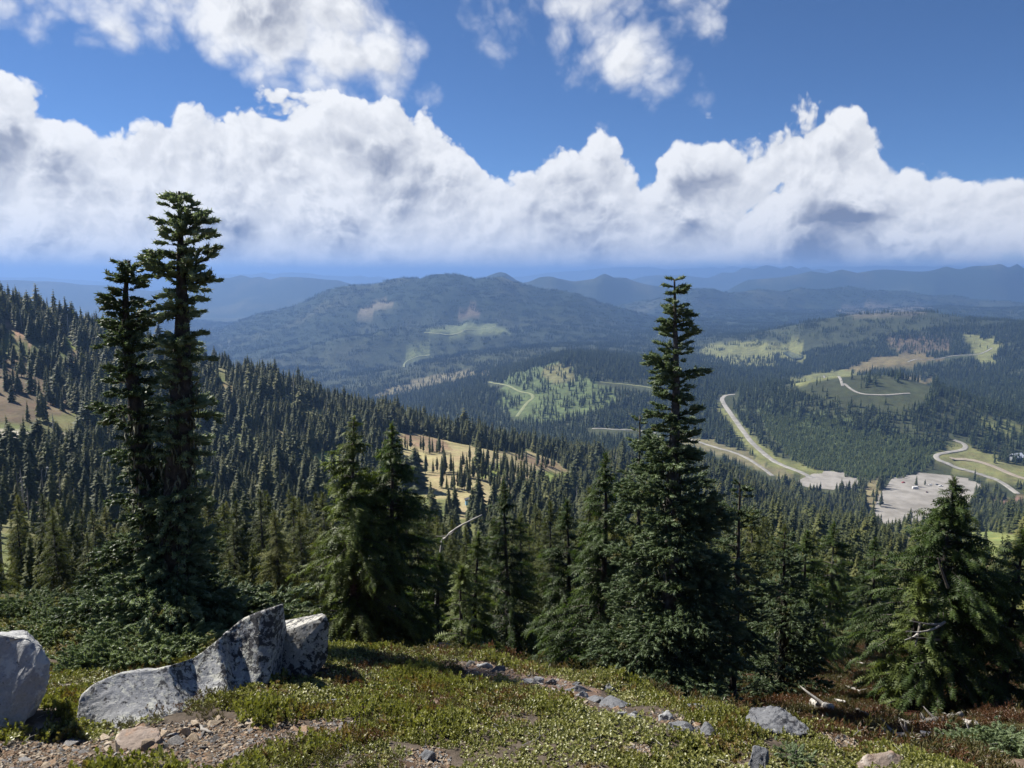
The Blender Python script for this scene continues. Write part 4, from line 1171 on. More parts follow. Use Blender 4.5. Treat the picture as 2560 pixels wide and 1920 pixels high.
def outcrop():
    r = np.random.default_rng(19); mats = ('slate', 'granite_clean')
    for i, (px, py, w) in enumerate([(1330, 1700, .16), (1372, 1712, .13), (1415, 1722, .17), (1450, 1738, .12), (1490, 1752, .16), (1530, 1775, .18), (1560, 1790, .12), (1590, 1800, .15), (1640, 1735, .14), (1690, 1752, .17), (1740, 1770, .15), (1775, 1778, .12), (1660, 1806, .13), (1705, 1828, .15), (1760, 1846, .13), (1350, 1690, .09), (1435, 1705, .10), (1505, 1735, .09), (1620, 1815, .10), (2120, 1858, .15), (2170, 1868, .13), (2215, 1872, .16), (1180, 1615, .15), (1230, 1618, .18), (1200, 1675, .12), (1255, 1690, .13), (1060, 1890, .10)]):
        px += r.normal(0, 14); py += r.normal(0, 7); w *= r.uniform(.5, 1.0)
        c = Vector(hit(px, py, 2.0, 12.0)); P = []
        for k in range(14):
            a = k / 14 * 6.283 + r.normal(0, .15); q = w * r.uniform(.55, 1.05)
            P.append(c + Vector((math.cos(a) * q, math.sin(a) * q * .6, r.uniform(-.06, .022) - math.sin(a) * q * .2)))
        for k in range(4): P.append(c + Vector((r.normal(0, .3) * w, r.normal(0, .2) * w, r.uniform(.02, .06))))
        big = 'large' if w > .12 else 'mid-sized' if w > .09 else 'small'
        wh = 'bare strip below the crest' if px < 1600 and px > 1300 else 'crest beside the spired fir' if py < 1790 and px > 1600 else 'bare ground by the slate slab' if px < 1800 and px > 1600 else 'low end by the orange rock' if px > 2000 else 'bare ground before the small hemlock'
        rock('flat_rock', big + (' grey' if i % 3 else ' pale') + ' flat rock sunk in the knoll, ' + wh, P, MAT[mats[0 if i % 3 else 1]], 3, ((.10, .025), (.03, .012)), .006, 'rock', 'flat rocks sunk in the knoll', hole=True)
outcrop()

# ------------------------------------------------------------------ scatter by geometry nodes (what nobody could count)
def scatter(name, protos, pts, scl, rot, label, cat=None, seed=0, kind='stuff'):
    r = np.random.default_rng(seed); n = len(pts)
    me = bpy.data.meshes.new(name); me.vertices.add(n); me.vertices.foreach_set('co', np.asarray(pts, np.float32).ravel())
    a = me.attributes.new('scl', 'FLOAT_VECTOR', 'POINT'); a.data.foreach_set('vector', np.asarray(scl, np.float32).ravel())
    a = me.attributes.new('rot', 'FLOAT_VECTOR', 'POINT'); a.data.foreach_set('vector', np.asarray(rot, np.float32).ravel())
    a = me.attributes.new('pick', 'INT', 'POINT'); a.data.foreach_set('value', r.integers(0, len(protos), n).astype(np.int32))
    ng = bpy.data.node_groups.new(name, 'GeometryNodeTree')
    ng.interface.new_socket('Geometry', in_out='INPUT', socket_type='NodeSocketGeometry')
    ng.interface.new_socket('Geometry', in_out='OUTPUT', socket_type='NodeSocketGeometry')
    N, L = ng.nodes, ng.links
    gi = N.new('NodeGroupInput'); go = N.new('NodeGroupOutput'); iop = N.new('GeometryNodeInstanceOnPoints'); jn = N.new('GeometryNodeJoinGeometry')
    for p in protos:
        oi = N.new('GeometryNodeObjectInfo'); oi.inputs['Object'].default_value = p; oi.inputs['As Instance'].default_value = True
        L.new(oi.outputs['Geometry'], jn.inputs[0])
    def na(nm, tp):
        k = N.new('GeometryNodeInputNamedAttribute'); k.data_type = tp; k.inputs['Name'].default_value = nm; return k.outputs[0]
    L.new(gi.outputs[0], iop.inputs['Points']); L.new(jn.outputs[0], iop.inputs['Instance'])
    iop.inputs['Pick Instance'].default_value = True
    L.new(na('pick', 'INT'), iop.inputs['Instance Index'])
    L.new(na('scl', 'FLOAT_VECTOR'), iop.inputs['Scale'])
    e2r = N.new('FunctionNodeEulerToRotation'); L.new(na('rot', 'FLOAT_VECTOR'), e2r.inputs[0]); L.new(e2r.outputs[0], iop.inputs['Rotation'])
    L.new(iop.outputs[0], go.inputs[0])
    o = obj(name, me); md = o.modifiers.new('scatter', 'NODES'); md.node_group = ng
    tag(o, label, cat, None, kind)
    return o
def proto(name, V, Fc, mat, tint=None, smooth=False, mat2=None, n2=0):
    me = npmesh(name, V, Fc, mat, smooth, {'tint': ('FLOAT', tint)} if tint is not None else None)
    if mat2:
        me.materials.append(mat2); mi = np.zeros(len(Fc), np.int32); mi[-n2:] = 1; me.polygons.foreach_set('material_index', mi)
    return bpy.data.objects.new(name, me)          # only shown through the scatter that uses it

# ------------------------------------------------------------------ the forest
def lod_tree(seed, whorls, per, H=10.0, W=2.9, fold=True, core=True, base=.08, droop=.5):
    r = np.random.default_rng(seed); V, Fc, tn = [], [], []
    for k in range(whorls):
        f = base + (1 - base) * (k + r.random() * .6) / whorls
        L0 = W * .5 * ((1 - f) ** .8 * 1.05 + .05)
        off = r.random() * 6.28
        for b in range(per):
            a = off + (b + r.normal(0, .22)) / per * 6.283; L = L0 * r.uniform(.62, 1.18); z = f * H + r.normal(0, .12)
            ca, sa = math.cos(a), math.sin(a); w = L * r.uniform(.26, .40); dz = -droop * L * r.uniform(.5, 1.3)
            i = len(V)
            V += [(0, 0, z), (ca * L * .6 - sa * w, sa * L * .6 + ca * w, z + dz * .55 - .12 * L), (ca * L * .6 + sa * w, sa * L * .6 - ca * w, z + dz * .55 - .12 * L),
                  (ca * L, sa * L, z + dz), (ca * L * .55, sa * L * .55, z + dz * .25)]
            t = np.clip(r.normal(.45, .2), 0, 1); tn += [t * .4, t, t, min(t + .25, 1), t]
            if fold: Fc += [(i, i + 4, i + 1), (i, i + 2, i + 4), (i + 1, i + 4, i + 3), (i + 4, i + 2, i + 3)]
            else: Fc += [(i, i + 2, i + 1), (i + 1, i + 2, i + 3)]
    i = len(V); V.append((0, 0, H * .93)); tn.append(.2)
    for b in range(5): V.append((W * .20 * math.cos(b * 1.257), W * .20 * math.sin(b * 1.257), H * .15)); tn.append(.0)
    for b in range(5): Fc.append((i, i + 1 + b, i + 1 + (b + 1) % 5))
    # trunk
    i = len(V); s = 4
    for z, rad in ((-1.5, .16), (H * .3, .11)):
        for b in range(s): V.append((rad * math.cos(b * 1.571), rad * math.sin(b * 1.571), z)); tn.append(.3)
    nt = 0
    for b in range(s):
        c = (b + 1) % s; Fc += [(i + b, i + c, i + s + c), (i + b, i + s + c, i + s + b)]; nt += 2
    return np.array(V), np.array(Fc), np.array(tn), nt
def lod_protos(n, name, fol, **kw):
    out = []
    for k in range(n):
        kw2 = dict(kw); kw2['W'] = kw.get('W', 2.9) * (.8 + .45 * k / max(n - 1, 1)); kw2['base'] = kw.get('base', .08) * (.5 + k * .5)
        V, Fc, tn, nt = lod_tree(100 + k, **kw2)
        out.append(proto(name, V, Fc, MAT[fol], tn, False, MAT['forest_bark'], nt))
    return out

def snag_proto():
    r = np.random.default_rng(5); P = np.array([(0, 0, -1), (.05, 0, 3), (-.05, .05, 6), (.05, .1, 9)]); parts = [tube(P, [.22, .17, .11, .03], 6)]
    for k in range(16):
        z = r.uniform(2, 8.5); a = r.random() * 6.28; l = r.uniform(.5, 1.4) * (1.1 - z / 10)
        parts.append(tube(np.array([(0, 0, z), (math.cos(a) * l * .6, math.sin(a) * l * .6, z - .1), (math.cos(a) * l, math.sin(a) * l, z - .35)]), [.05, .035, .01], 3))
    m = merge(parts); return proto('forest_snag', m[0], m[1], MAT['dead'])
rngF = np.random.default_rng(23)
def sample_sector(y0, y1, dens, tmax):
    n = int(dens * tmax * (y1 * y1 - y0 * y0))
    y = np.sqrt(rngF.uniform(y0 * y0, y1 * y1, n)); t = rngF.uniform(-tmax, tmax, n)
    return t * y, y
OPEN = [(c[0], c[1], c[2]) for c in COVER if c[4] < .12] + [(LOT1, 850, 1100), (LOT2, 950, 1100)]
HEATH = [(1930, 1640), (2020, 1560), (2160, 1590), (2290, 1680), (2330, 1860), (2000, 1820)]
LIMX = [-200, 0, 120, 250, 420, 520, 640, 760, 900, 1000, 1080, 1180, 1320, 1420, 1560, 1700, 1800, 1900, 2000, 2100, 2200, 2320, 2440, 2560, 2800]
LIMY = [1210, 1235, 1215, 1260, 1240, 1200, 1185, 1180, 1195, 1240, 1240, 1330, 1215, 1180, 1190, 1230, 1245, 1250, 1300, 1330, 1350, 1370, 1345, 1340, 1340]
def forest_points(y0, y1, dens, tmax, hfun, margin=.006, glade=1.5):
    x, y = sample_sector(y0, y1, dens, tmax)
    keep = grid_lookup(KEEP, x, y); ok = rngF.random(len(x)) < keep
    x, y = x[ok], y[ok]
    # clumps and glades
    c = fbm(x / 38, y / 38, 91, 3); c2 = fbm(x / 11, y / 11, 92, 2); ok = rngF.random(len(x)) < np.clip(.80 + c * glade + c2 * .4, .04, 1)
    x, y = x[ok], y[ok]
    z = Hrel(x, y); h = hfun(x, y, rngF)
    r = np.hypot(x, y)
    vis = (z + h) / r > hor_at(x, y) - margin
    x, y, z, h = x[vis], y[vis], z[vis], h[vis]
    px, pt = pix_of(x, y, z + h); _, pm = pix_of(x, y, z + h * .6); _, pb = pix_of(x, y, z)
    ok = np.ones(len(x), bool)
    for poly, a, b in OPEN:
        far_ = y < a + .12 * (b - a)
        ok &= ~(far_ & (inpoly(px, pt, poly) | inpoly(px, pm, poly)) & (rngF.random(len(x)) < .93))
    for L, w in ROAD_PTS:
        lx, ly = pix_of(L[:, 0], L[:, 1], Hrel(L[:, 0], L[:, 1]))
        step = max(len(L) // 40, 1)
        sel = np.nonzero((px > lx.min() - 30) & (px < lx.max() + 30) & (y > y0) & (np.abs(y - L[:, 1].mean()) < 900))[0]
        for k in range(0, len(L), step):
            d2 = (x[sel] - L[k, 0]) ** 2 + (y[sel] - L[k, 1]) ** 2
            ok[sel[d2 < (w * .5 + 5) ** 2]] = False
            infront = (y[sel] < L[k, 1]) & (y[sel] > L[k, 1] - 260) & (np.abs(px[sel] - lx[k]) < 14) & (pt[sel] < ly[k] - 1) & (pb[sel] > ly[k])
            ok[sel[infront]] &= rngF.random(infront.sum()) < .25
    return x[ok], y[ok], z[ok], h[ok], px[ok], pt[ok]
def near_h(x, y, r):
    return np.interp(y, [15, 40, 120, 300, 1000], [5.0, 6.5, 9.5, 11.5, 13.0]) * np.exp(r.normal(0, .27, len(x)))
def near_forest():
    A = forest_points(17, 70, .20, .86, near_h, .05); A2 = forest_points(70, 180, .085, .86, near_h, .03); B = forest_points(180, 1000, .068, .86, near_h, .012, 2.3)
    x, y, z, h, px, pt = (np.concatenate(p) for p in zip(A, A2, B))
    ok = np.ones(len(x), bool)
    lim = np.interp(px, LIMX, LIMY)
    ok &= ~((y < 170) & (pt < lim + rngF.uniform(-12, 60, len(x))))
    _, pb = pix_of(x, y, z)
    ok &= ~((y < 30) & inpoly(px, pb, HEATH)); ok &= ~((y < 21) & (px > 1950) & (px < 2350))
    ok &= ~((y < 30) & (rngF.random(len(x)) < .3))
    for o in bpy.data.objects:
        if o.type == 'EMPTY' and o.get('category') == 'tree':
            ok &= (x - o.location.x) ** 2 + (y - o.location.y) ** 2 > 1.3
    x, y, z, h, px, pt = (a[ok] for a in (x, y, z, h, px, pt))
    # hidden trees cost nothing to leave out: keep those whose upper half can show above nearer tree tops
    size = h / y
    inview = (px > -60) & (px < 2620) & (pt < 1960)
    order = np.argsort(-(size * inview))
    big = order[:236]; rest = order[236:]
    # the individuals that show largest
    kinds = []
    for k in range(5):
        tr, cr = hemlock_parts(10.0, 3.3 + .25 * k, 300 + k, step=.25, per=6, dens=7.5, spray=.50, base=.05, small=True, ragged=.45, droop=.45)
        kinds.append((npmesh('trunk', tr[0], tr[1], MAT['bark'], True), npmesh('crown', cr[0], cr[1], MAT['forest'], False, {'tint': ('FLOAT', cr[2])})))
    for i, k in enumerate(big):
        t = empty('conifer_tree', (x[k], y[k], z[k] + CAMZ), rngF.random() * 6.28)
        s = h[k] / 10; t.scale = (s * rngF.uniform(.85, 1.25), s * rngF.uniform(.85, 1.25), s)
        zi = int(np.searchsorted([430, 760, 1080, 1400, 1860, 2240], px[k]))
        where = ['beyond the twin firs', 'between the twin firs and the hemlock pair', 'hidden partly by the hemlock pair', 'between the hemlock pair and the spired fir', 'beyond the broad spired fir', 'beyond the heath clearing', 'beyond the bare-limbed hemlock'][zi]
        hz = 'low' if h[k] < np.interp(y[k], [15, 120], [4.8, 8.0]) else 'tall' if h[k] > np.interp(y[k], [15, 120], [6.2, 10.5]) else 'mid-height'
        dz_ = 'close behind the knoll' if y[k] < 40 else 'down the slope' if y[k] < 90 else 'well down the slope'
        lab, grp = hz + ' dark conifer ' + dz_ + ', ' + where, 'forest conifers below the knoll'
        tag(t, lab, 'tree', grp)
        a, b = kinds[int(rngF.integers(0, 5))]
        obj('trunk', a, t); obj('crown', b, t)
    P = np.stack([x, y, z + CAMZ - .1], 1); sc = np.stack([h / 10 * rngF.uniform(.7, 1.45, len(h))] * 2 + [h / 10], 1)
    rot = np.stack([rngF.normal(0, .03, len(h)), rngF.normal(0, .03, len(h)), rngF.random(len(h)) * 6.28], 1)
    a = rest[y[rest] < 330]; b = rest[y[rest] >= 330]
    scatter('conifer_forest', (lod_protos(6, 'forest_conifer', 'forest', whorls=26, per=10, W=3.7) + lod_protos(3, 'broad_conifer', 'forest', whorls=24, per=10, W=5.0, droop=.35)) * 2 + [snag_proto()], P[a], sc[a], rot[a], 'further conifers of the forest on the near slope', 'forest', 1)
    scatter('conifer_forest', (lod_protos(6, 'slope_conifer', 'forest', whorls=15, per=9, W=3.8) + lod_protos(3, 'broad_conifer', 'forest', whorls=14, per=9, W=5.2, droop=.35)) * 3 + [snag_proto()], P[b], sc[b], rot[b], 'conifer forest covering the hillside below the skyline', 'forest', 2)
    print('near forest', len(big), len(a), len(b))
near_forest()
def ski_grove():
    # rows of trees left standing on the open ski slope
    r = np.random.default_rng(31); pts = []
    for a, b, n, nm in [((1062, 1186), (1135, 1188), 15, 'dense clump beside the hemlock pair'), ((1150, 1196), (1225, 1204), 14, 'lower middle row'), ((1225, 1190), (1290, 1192), 9, 'sparse middle row'), ((1275, 1200), (1365, 1212), 20, 'long row by the bright green grass'), ((1180, 1150), (1270, 1160), 10, 'upper scattered row'), ((1025, 1160), (1048, 1172), 5, 'small group of five'), ((1150, 1165), (1260, 1180), 14, 'upper middle row'), ((1000, 1128), (1110, 1135), 16, 'row along the rusty upper ground'), ((1290, 1155), (1400, 1175), 16, 'row by the far end of the clearing'), ((1100, 1222), (1180, 1232), 14, 'lowest row above the hut'), ((1215, 1228), (1330, 1236), 18, 'bottom row along the green strip')]:
        for k in range(n):
            w = r.random(); x, y, z = hit(a[0] + (b[0] - a[0]) * w, a[1] + (b[1] - a[1]) * w + r.uniform(-8, 2), 240, 640)
            pts.append((x, y, z, nm))
    P = lod_protos(4, 'grove_conifer', 'forest', whorls=24, per=9, W=2.9, base=.2)
    Q = np.array([p[:3] for p in pts[58:]]); hq = r.uniform(.85, 1.45, len(Q)); wq = hq * r.uniform(.8, 1.15, len(Q))
    scatter('ski_slope_conifers', P, Q - np.array([0, 0, .1]), np.stack([wq, wq, hq], 1), np.stack([Q[:, 0] * 0, Q[:, 0] * 0, r.random(len(Q)) * 6.28], 1), 'further conifers standing in rows on the open ski slope', 'trees', 11)
    for i, (x, y, z, nm) in enumerate(pts[:58]):
        o = obj('conifer_tree', P[i % 4].data, None, (x, y, z - .1)); h = r.uniform(.9, 1.45)
        o.scale = (h * r.uniform(.8, 1.1), h * r.uniform(.8, 1.1), h); o.rotation_euler = (0, 0, r.random() * 6.28)
        tag(o, ('tall' if h > 1.2 else 'shorter') + ' slim conifer in the ' + nm + ' on the ski slope', 'tree', 'trees left standing on the ski slope')
ski_grove()
def valley_h(x, y, r): return 15.0 * np.exp(r.normal(0, .22, len(x)))
def valley_forest():
    x, y, z, h, px, pt = forest_points(1000, 2700, .024, .80, valley_h, .004, .8)
    yg = inpoly(px, pt, YOUNG) & (y < 1900)
    x, y, z, h = x[~yg], y[~yg], z[~yg], h[~yg]
    n = len(x); rot = np.stack([np.zeros(n), np.zeros(n), rngF.random(n) * 6.28], 1)
    w = rngF.uniform(1.0, 1.5, n) * h / 10
    scatter('valley_forest', lod_protos(4, 'valley_conifer', 'valley', whorls=8, per=6, W=3.7, fold=False, base=.05), np.stack([x, y, z + CAMZ - .2], 1), np.stack([w, w, h / 10], 1), rot, 'dark conifer forest covering the valley floor around the roads', 'forest', 3)
    # young plantation on the hill above the car parks
    x, y, z, h, px, pt = forest_points(1000, 1900, .21, .75, lambda x, y, r: 6.0 * np.exp(r.normal(0, .25, len(x))), .003, .3)
    m = inpoly(px, pt, YOUNG); x, y, z, h = x[m], y[m], z[m], h[m]; k = len(x)
    w = h / 10 * rngF.uniform(1.1, 1.6, k)
    scatter('young_plantation', lod_protos(3, 'young_conifer', 'young', whorls=6, per=6, W=3.6, fold=False, base=.02), np.stack([x, y, z + CAMZ - .2], 1), np.stack([w, w, h / 10], 1), np.stack([np.zeros(k), np.zeros(k), rngF.random(k) * 6.28], 1), 'light green young conifers planted over the hill behind the car parks', 'plantation', 4)
    # far woods: small stands per instance
    pr = []
    for k in range(4):
        V, Fc, tn, o = [], [], [], 0
        r = np.random.default_rng(60 + k)
        for q in range(13):
            v, f, t, nt = lod_tree(700 + k * 20 + q, 4, 5, fold=False, H=15 * r.uniform(.7, 1.25), W=5.2)
            v = v[:len(v) - 8]; t = t[:len(v)]; f = f[:-nt]
            a = r.random() * 6.28; d = 24 * math.sqrt(r.random())
            V.append(v + np.array([d * math.cos(a), d * math.sin(a), 0])); Fc.append(f + o); tn.append(t); o += len(v)
        pr.append(proto('stand', np.concatenate(V), np.concatenate(Fc), MAT['valley'], np.concatenate(tn)))
    x, y, z, h, px, pt = forest_points(2650, 6900, .0010, .80, lambda x, y, r: np.full(len(x), 16.0), .003, .8)
    k = len(x)
    scatter('far_woods', pr, np.stack([x, y, z + CAMZ - 1.0], 1), np.stack([rngF.uniform(.8, 1.25, k)] * 3, 1), np.stack([np.zeros(k), np.zeros(k), rngF.random(k) * 6.28], 1), 'far conifer woods over the hills and the lower mountain', 'forest', 5)
    print('valley', n, 'far', k)
valley_forest()

# ------------------------------------------------------------------ shrubs and heath on the ground
def leaf_cluster(seed, shoots, leaves, spread, hgt, ll, lw):
    r = np.random.default_rng(seed); V, Fc, tn = [], [], []
    for s in range(shoots):
        a = r.random() * 6.28; d = spread * math.sqrt(r.random()); bx, by = d * math.cos(a), d * math.sin(a); bh = hgt * r.uniform(.35, 1.0)
        tt = np.clip(r.normal(.5, .25), 0, 1)
        for k in range(leaves):
            f = (k + 1) / leaves; z = bh * (.35 + .65 * f); al = k * 2.4 + r.random(); pit = r.uniform(.1, .9) + .4 * f
            l = ll * r.uniform(.7, 1.15); w = lw * r.uniform(.8, 1.1)
            c, s_ = math.cos(al), math.sin(al); cp, sp_ = math.cos(pit), math.sin(pit)
            def P(u, v, n): return (bx + c * (u * cp - n * sp_) - s_ * v, by + s_ * (u * cp - n * sp_) + c * v, z + u * sp_ + n * cp)
            i = len(V)
            V += [P(.1 * l, 0, 0), P(.62 * l, w, .12 * l), P(.62 * l, -w, .12 * l), P(l, 0, .02 * l)]
            tn += [np.clip(tt + r.normal(0, .15) + .2 * f, 0, 1)] * 4
            Fc += [(i, i + 2, i + 3), (i, i + 3, i + 1)]
    return np.array(V), np.array(Fc), np.array(tn)
def leaf_mat(name, dark, mid, light, red, red_amt, pscale):
    m, T, out = material(name)
    at_ = T.new('ShaderNodeAttribute', attribute_name='tint'); oi = T.new('ShaderNodeObjectInfo'); geo = T.new('ShaderNodeNewGeometry')
    P = geo.outputs['Position']
    r = T.m('ADD', T.m('MULTIPLY', at_.outputs['Fac'], .6), T.m('MULTIPLY', oi.outputs['Random'], .4))
    c = T.mix(T.ss(r, .1, .5), dark, mid); c = T.mix(T.ss(r, .5, .95), c, light)
    n = T.m('ADD', T.noise(P, pscale, 4, .6), T.m('MULTIPLY', T.m('SUBTRACT', oi.outputs['Random'], .5), .25))
    c = T.mix(T.m('MULTIPLY', T.ss(n, .62 - red_amt, .74 - red_amt), .8), c, red)
    p = T.new('ShaderNodeBsdfPrincipled'); T.put(p.inputs['Base Color'], c); p.inputs['Roughness'].default_value = .42; p.inputs['Specular IOR Level'].default_value = .4
    tr = T.new('ShaderNodeBsdfTranslucent'); T.put(tr.inputs[0], T.mix(1.0, c, (1.4, 1.5, .6), 'MULTIPLY'))
    mx = T.new('ShaderNodeMixShader'); mx.inputs[0].default_value = .25
    T.l.new(p.outputs[0], mx.inputs[1]); T.l.new(tr.outputs[0], mx.inputs[2]); T.l.new(mx.outputs[0], out.inputs[0])
    return m
MAT['berry'] = leaf_mat('bearberry_leaves', (.094, .100, .028), (.168, .172, .048), (.268, .266, .09), (.16, .09, .038), .05, 1.6)
MAT['heath'] = leaf_mat('heath_twigs', (.045, .050, .018), (.080, .070, .026), (.115, .105, .04), (.12, .045, .026), .14, .55)
def ground_cover():
    r = np.random.default_rng(41)
    protos = [proto('bearberry', *leaf_cluster(k, 9, 7, .075, .050, .021, .0095)[:2], MAT['berry'], leaf_cluster(k, 9, 7, .075, .050, .021, .0095)[2]) for k in range(5)]
    n = 42000
    y = np.sqrt(r.uniform(2.2 ** 2, 11.5 ** 2, n)); t = r.uniform(-.95, .95, n); x = t * y
    z = Hrel(x, y); px, py = pix_of(x, y, z)
    edge = np.interp(px, [-400, 300, 600, 900, 1200, 1500, 1800, 2100, 2400, 3000], [13, 12, 10.2, 8.8, 8.6, 7.8, 6.6, 5.6, 5.0, 4.6])
    ok = y < edge
    g = inpoly(px, py, GRAVEL)
    nz = fbm(x / .55, y / .55, 55, 4)
    ok &= ~(g & (nz < .34))
    for p in PATCHES: ok &= ~(inpoly(px, py, p) & (nz < .42))
    ok &= (nz > -.42)
    for hpoly in HOLES: ok &= ~inpoly(x, y, hpoly)
    # kept off the shaded floor under the twin firs
    x, y, z, nz, px, py = (a[ok] for a in (x, y, z, nz, px, py))
    k = len(x)
    s = np.clip(.85 + nz * .5, .5, 1.4) * r.uniform(.75, 1.25, k)
    tall = np.exp(-((px - 640) / 110) ** 2 - ((py - 1720) / 60) ** 2) + .5 * np.exp(-((px - 150) / 90) ** 2 - ((py - 1780) / 60) ** 2)
    lump = fbm(x / .8, y / .8, 57, 3)
    sz = s * (1 + 1.6 * tall) * np.clip(1.1 + 1.3 * lump, .5, 2.2)
    scatter('low_shrubs', protos, np.stack([x, y, z + CAMZ - .012], 1), np.stack([s * (1 + .3 * tall), s * (1 + .3 * tall), sz], 1), np.stack([r.normal(0, .18, k), r.normal(0, .18, k), r.random(k) * 6.28], 1), 'carpet of low yellow-green bearberry over the knoll', 'shrub', 6)
    # dry twigs lying about on the knoll
    tw = tube(np.array([(0, 0, 0), (.4, .03, .03), (.75, -.02, .02), (1, .05, .05)]), [.02, .018, .012, .004], 4)
    fk = tube(np.array([(.4, .03, .03), (.6, .2, .06), (.8, .3, .05)]), [.012, .009, .003], 4); tw = merge([tw, fk])
    n = 320; y = np.sqrt(r.uniform(2.6 ** 2, 8.0 ** 2, n)); t = r.uniform(-.7, .7, n); x = t * y; z = Hrel(x, y)
    scatter('twig_litter', [proto('dry_twig', tw[0], tw[1], MAT['dead'])], np.stack([x, y, z + CAMZ + r.uniform(.005, .05, n)], 1), np.stack([r.uniform(.05, .18, n)] * 3, 1), np.stack([r.normal(0, .2, n), r.normal(0, .2, n), r.random(n) * 6.28], 1), 'dry grey twig litter scattered over the knoll', 'twigs', 9)
    # heath on the slope beyond
    protos = [proto('heath', *leaf_cluster(50 + k, 16, 8, .16, .10, .045, .006)[:2], MAT['heath'], leaf_cluster(50 + k, 16, 8, .16, .10, .045, .006)[2]) for k in range(4)]
    n = 2600; y = np.sqrt(r.uniform(2.4 ** 2, 8.5 ** 2, n)); t = r.uniform(-.75, .6, n); x = t * y; z = Hrel(x, y)
    qx, qy = pix_of(x, y, z); ok = (fbm(x / 1.1, y / 1.1, 61, 3) > .12) & ~inpoly(qx, qy, GRAVEL)
    for hpoly in HOLES: ok &= ~inpoly(x, y, hpoly)
    x, y, z = x[ok], y[ok], z[ok]; k = len(x); s = r.uniform(.35, .75, k)
    scatter('heather', protos, np.stack([x, y, z + CAMZ - .01], 1), np.stack([s, s, s], 1), np.stack([r.normal(0, .2, k), r.normal(0, .2, k), r.random(k) * 6.28], 1), 'brown-green heather tufts among the bearberry on the knoll', 'heather', 10)
    n = 30000
    y = np.sqrt(r.uniform(5.0 ** 2, 34 ** 2, n)); t = r.uniform(-.2, .92, n); x = t * y; z = Hrel(x, y); px, py = pix_of(x, y, z)
    edge = np.interp(px, [-400, 300, 600, 900, 1200, 1500, 1800, 2100, 2400, 3000], [12, 11, 9.5, 8.2, 8, 7.2, 6.0, 5.2, 4.6, 4.3])
    nz = fbm(x / 1.5, y / 1.5, 58, 3)
    ok = (y > edge) & (nz > -.3)
    x, y, z, nz = x[ok], y[ok], z[ok], nz[ok]; k = len(x)
    s = r.uniform(.7, 1.5, k) * (1 + .5 * nz)
    scatter('heath_cover', protos, np.stack([x, y, z + CAMZ - .02], 1), np.stack([s, s, s], 1), np.stack([r.normal(0, .15, k), r.normal(0, .15, k), r.random(k) * 6.28], 1), 'red-brown and green heath covering the slope beyond the knoll', 'heath', 7)
    # fine gravel
    n = 16000; G_ = []
    px = r.uniform(-100, 1000, n); py = r.uniform(1790, 1990, n); m = inpoly(px, py, GRAVEL)
    pp = [(a, b) for a, b in zip(px[m], py[m])]
    for p in PATCHES:
        xs = [q[0] for q in p]; ys = [q[1] for q in p]
        a = r.uniform(min(xs), max(xs), 900); b = r.uniform(min(ys), max(ys), 900); mm = inpoly(a, b, p); pp += list(zip(a[mm], b[mm]))
    pp = np.array(pp)
    # the knoll is close to a plane here: solve the pixel rays by a few fixed-point steps
    dx = (pp[:, 0] - 1280) / F; v = (pp[:, 1] - 960) / F; dy = CP - v * SP; dz = -SP - v * CP
    yy = np.full(len(pp), 4.5)
    for _ in range(25): yy = np.clip(.5 * yy + .5 * Hrel(yy * dx / dy, yy) / (dz / dy), 1.5, 12)
    x = yy * dx / dy; z = Hrel(x, yy); k = len(x)
    s = .005 + .017 * r.random(k) ** 2
    scatter('gravel', [bpy.data.objects.new('gravel_stone', m) for m in STONES], np.stack([x, yy, z + CAMZ + .003], 1), np.stack([s, s, s], 1), np.stack([r.normal(0, .3, k), r.normal(0, .3, k), r.random(k) * 6.28], 1), 'fine rust and tan gravel among the stones on the knoll', 'gravel', 8)
ground_cover()

# low fir mats round the foot of the twin firs and by the block
def fir_mat(label, px, py, rad, hgt, seed, n=26, tw=.095):
    r = np.random.default_rng(seed); x, y, z = hit(px, py, 3, 16)
    loc, dr, sc, tn, limbs = [], [], [], [], []
    for b in range(n):
        a = r.random() * 6.28; L = rad * r.uniform(.5, 1.05); d0 = np.array([math.cos(a), math.sin(a), r.uniform(.05, .6) * hgt / rad])
        base = np.array([0, 0, .03])
        gx = x + d0[0] * L; gy = y + d0[1] * L; dzg = G(gx, gy) - z
        q = np.linspace(0, 1, 4)
        def pt(t): return base + np.array([d0[0] * L * t, d0[1] * L * t, dzg * t + d0[2] * L * t * (1.5 - .8 * t)])
        limbs.append(tube(np.array([pt(t) for t in q]), [.012, .009, .006, .003], 3))
        m = int(L / .035)
        for k in range(m):
            t = .15 + .85 * (k + r.random()) / m
            for _ in range(5):
                sp_ = r.normal(0, min(.10, rad * .2) + .05 * L, 3) * (1, 1, .55)
                loc.append(pt(t) + sp_); g = r.normal(0, .5); c, s_ = math.cos(a + g), math.sin(a + g)
                dr.append((c, s_, r.normal(.35, .3))); sc.append(tw * r.uniform(.65, 1.15)); tn.append(np.clip(r.normal(.35 + .35 * t, .2), 0, 1))
    cr = replicate(TWIG[0], TWIG[1], np.array(loc), np.array(dr), np.array(sc), r.random(len(loc)) * 6, np.array(tn))
    lm = merge(limbs)
    t = empty('fir_shrub', (x, y, z)); tag(t, label, 'shrub')
    obj('stem', npmesh('stem', lm[0], lm[1], MAT['bark'], True), t)
    obj('foliage', npmesh('foliage', cr[0], cr[1], MAT['fir_mat'], False, {'tint': ('FLOAT', cr[2])}), t)
fir_mat('low blue-green fir mat spreading between the pale boulder and the twin firs', 190, 1600, .75, .30, 71, 30)
fir_mat('fir mat crouching behind the long boulder at the foot of the twin firs', 400, 1640, .70, .26, 72, 28)
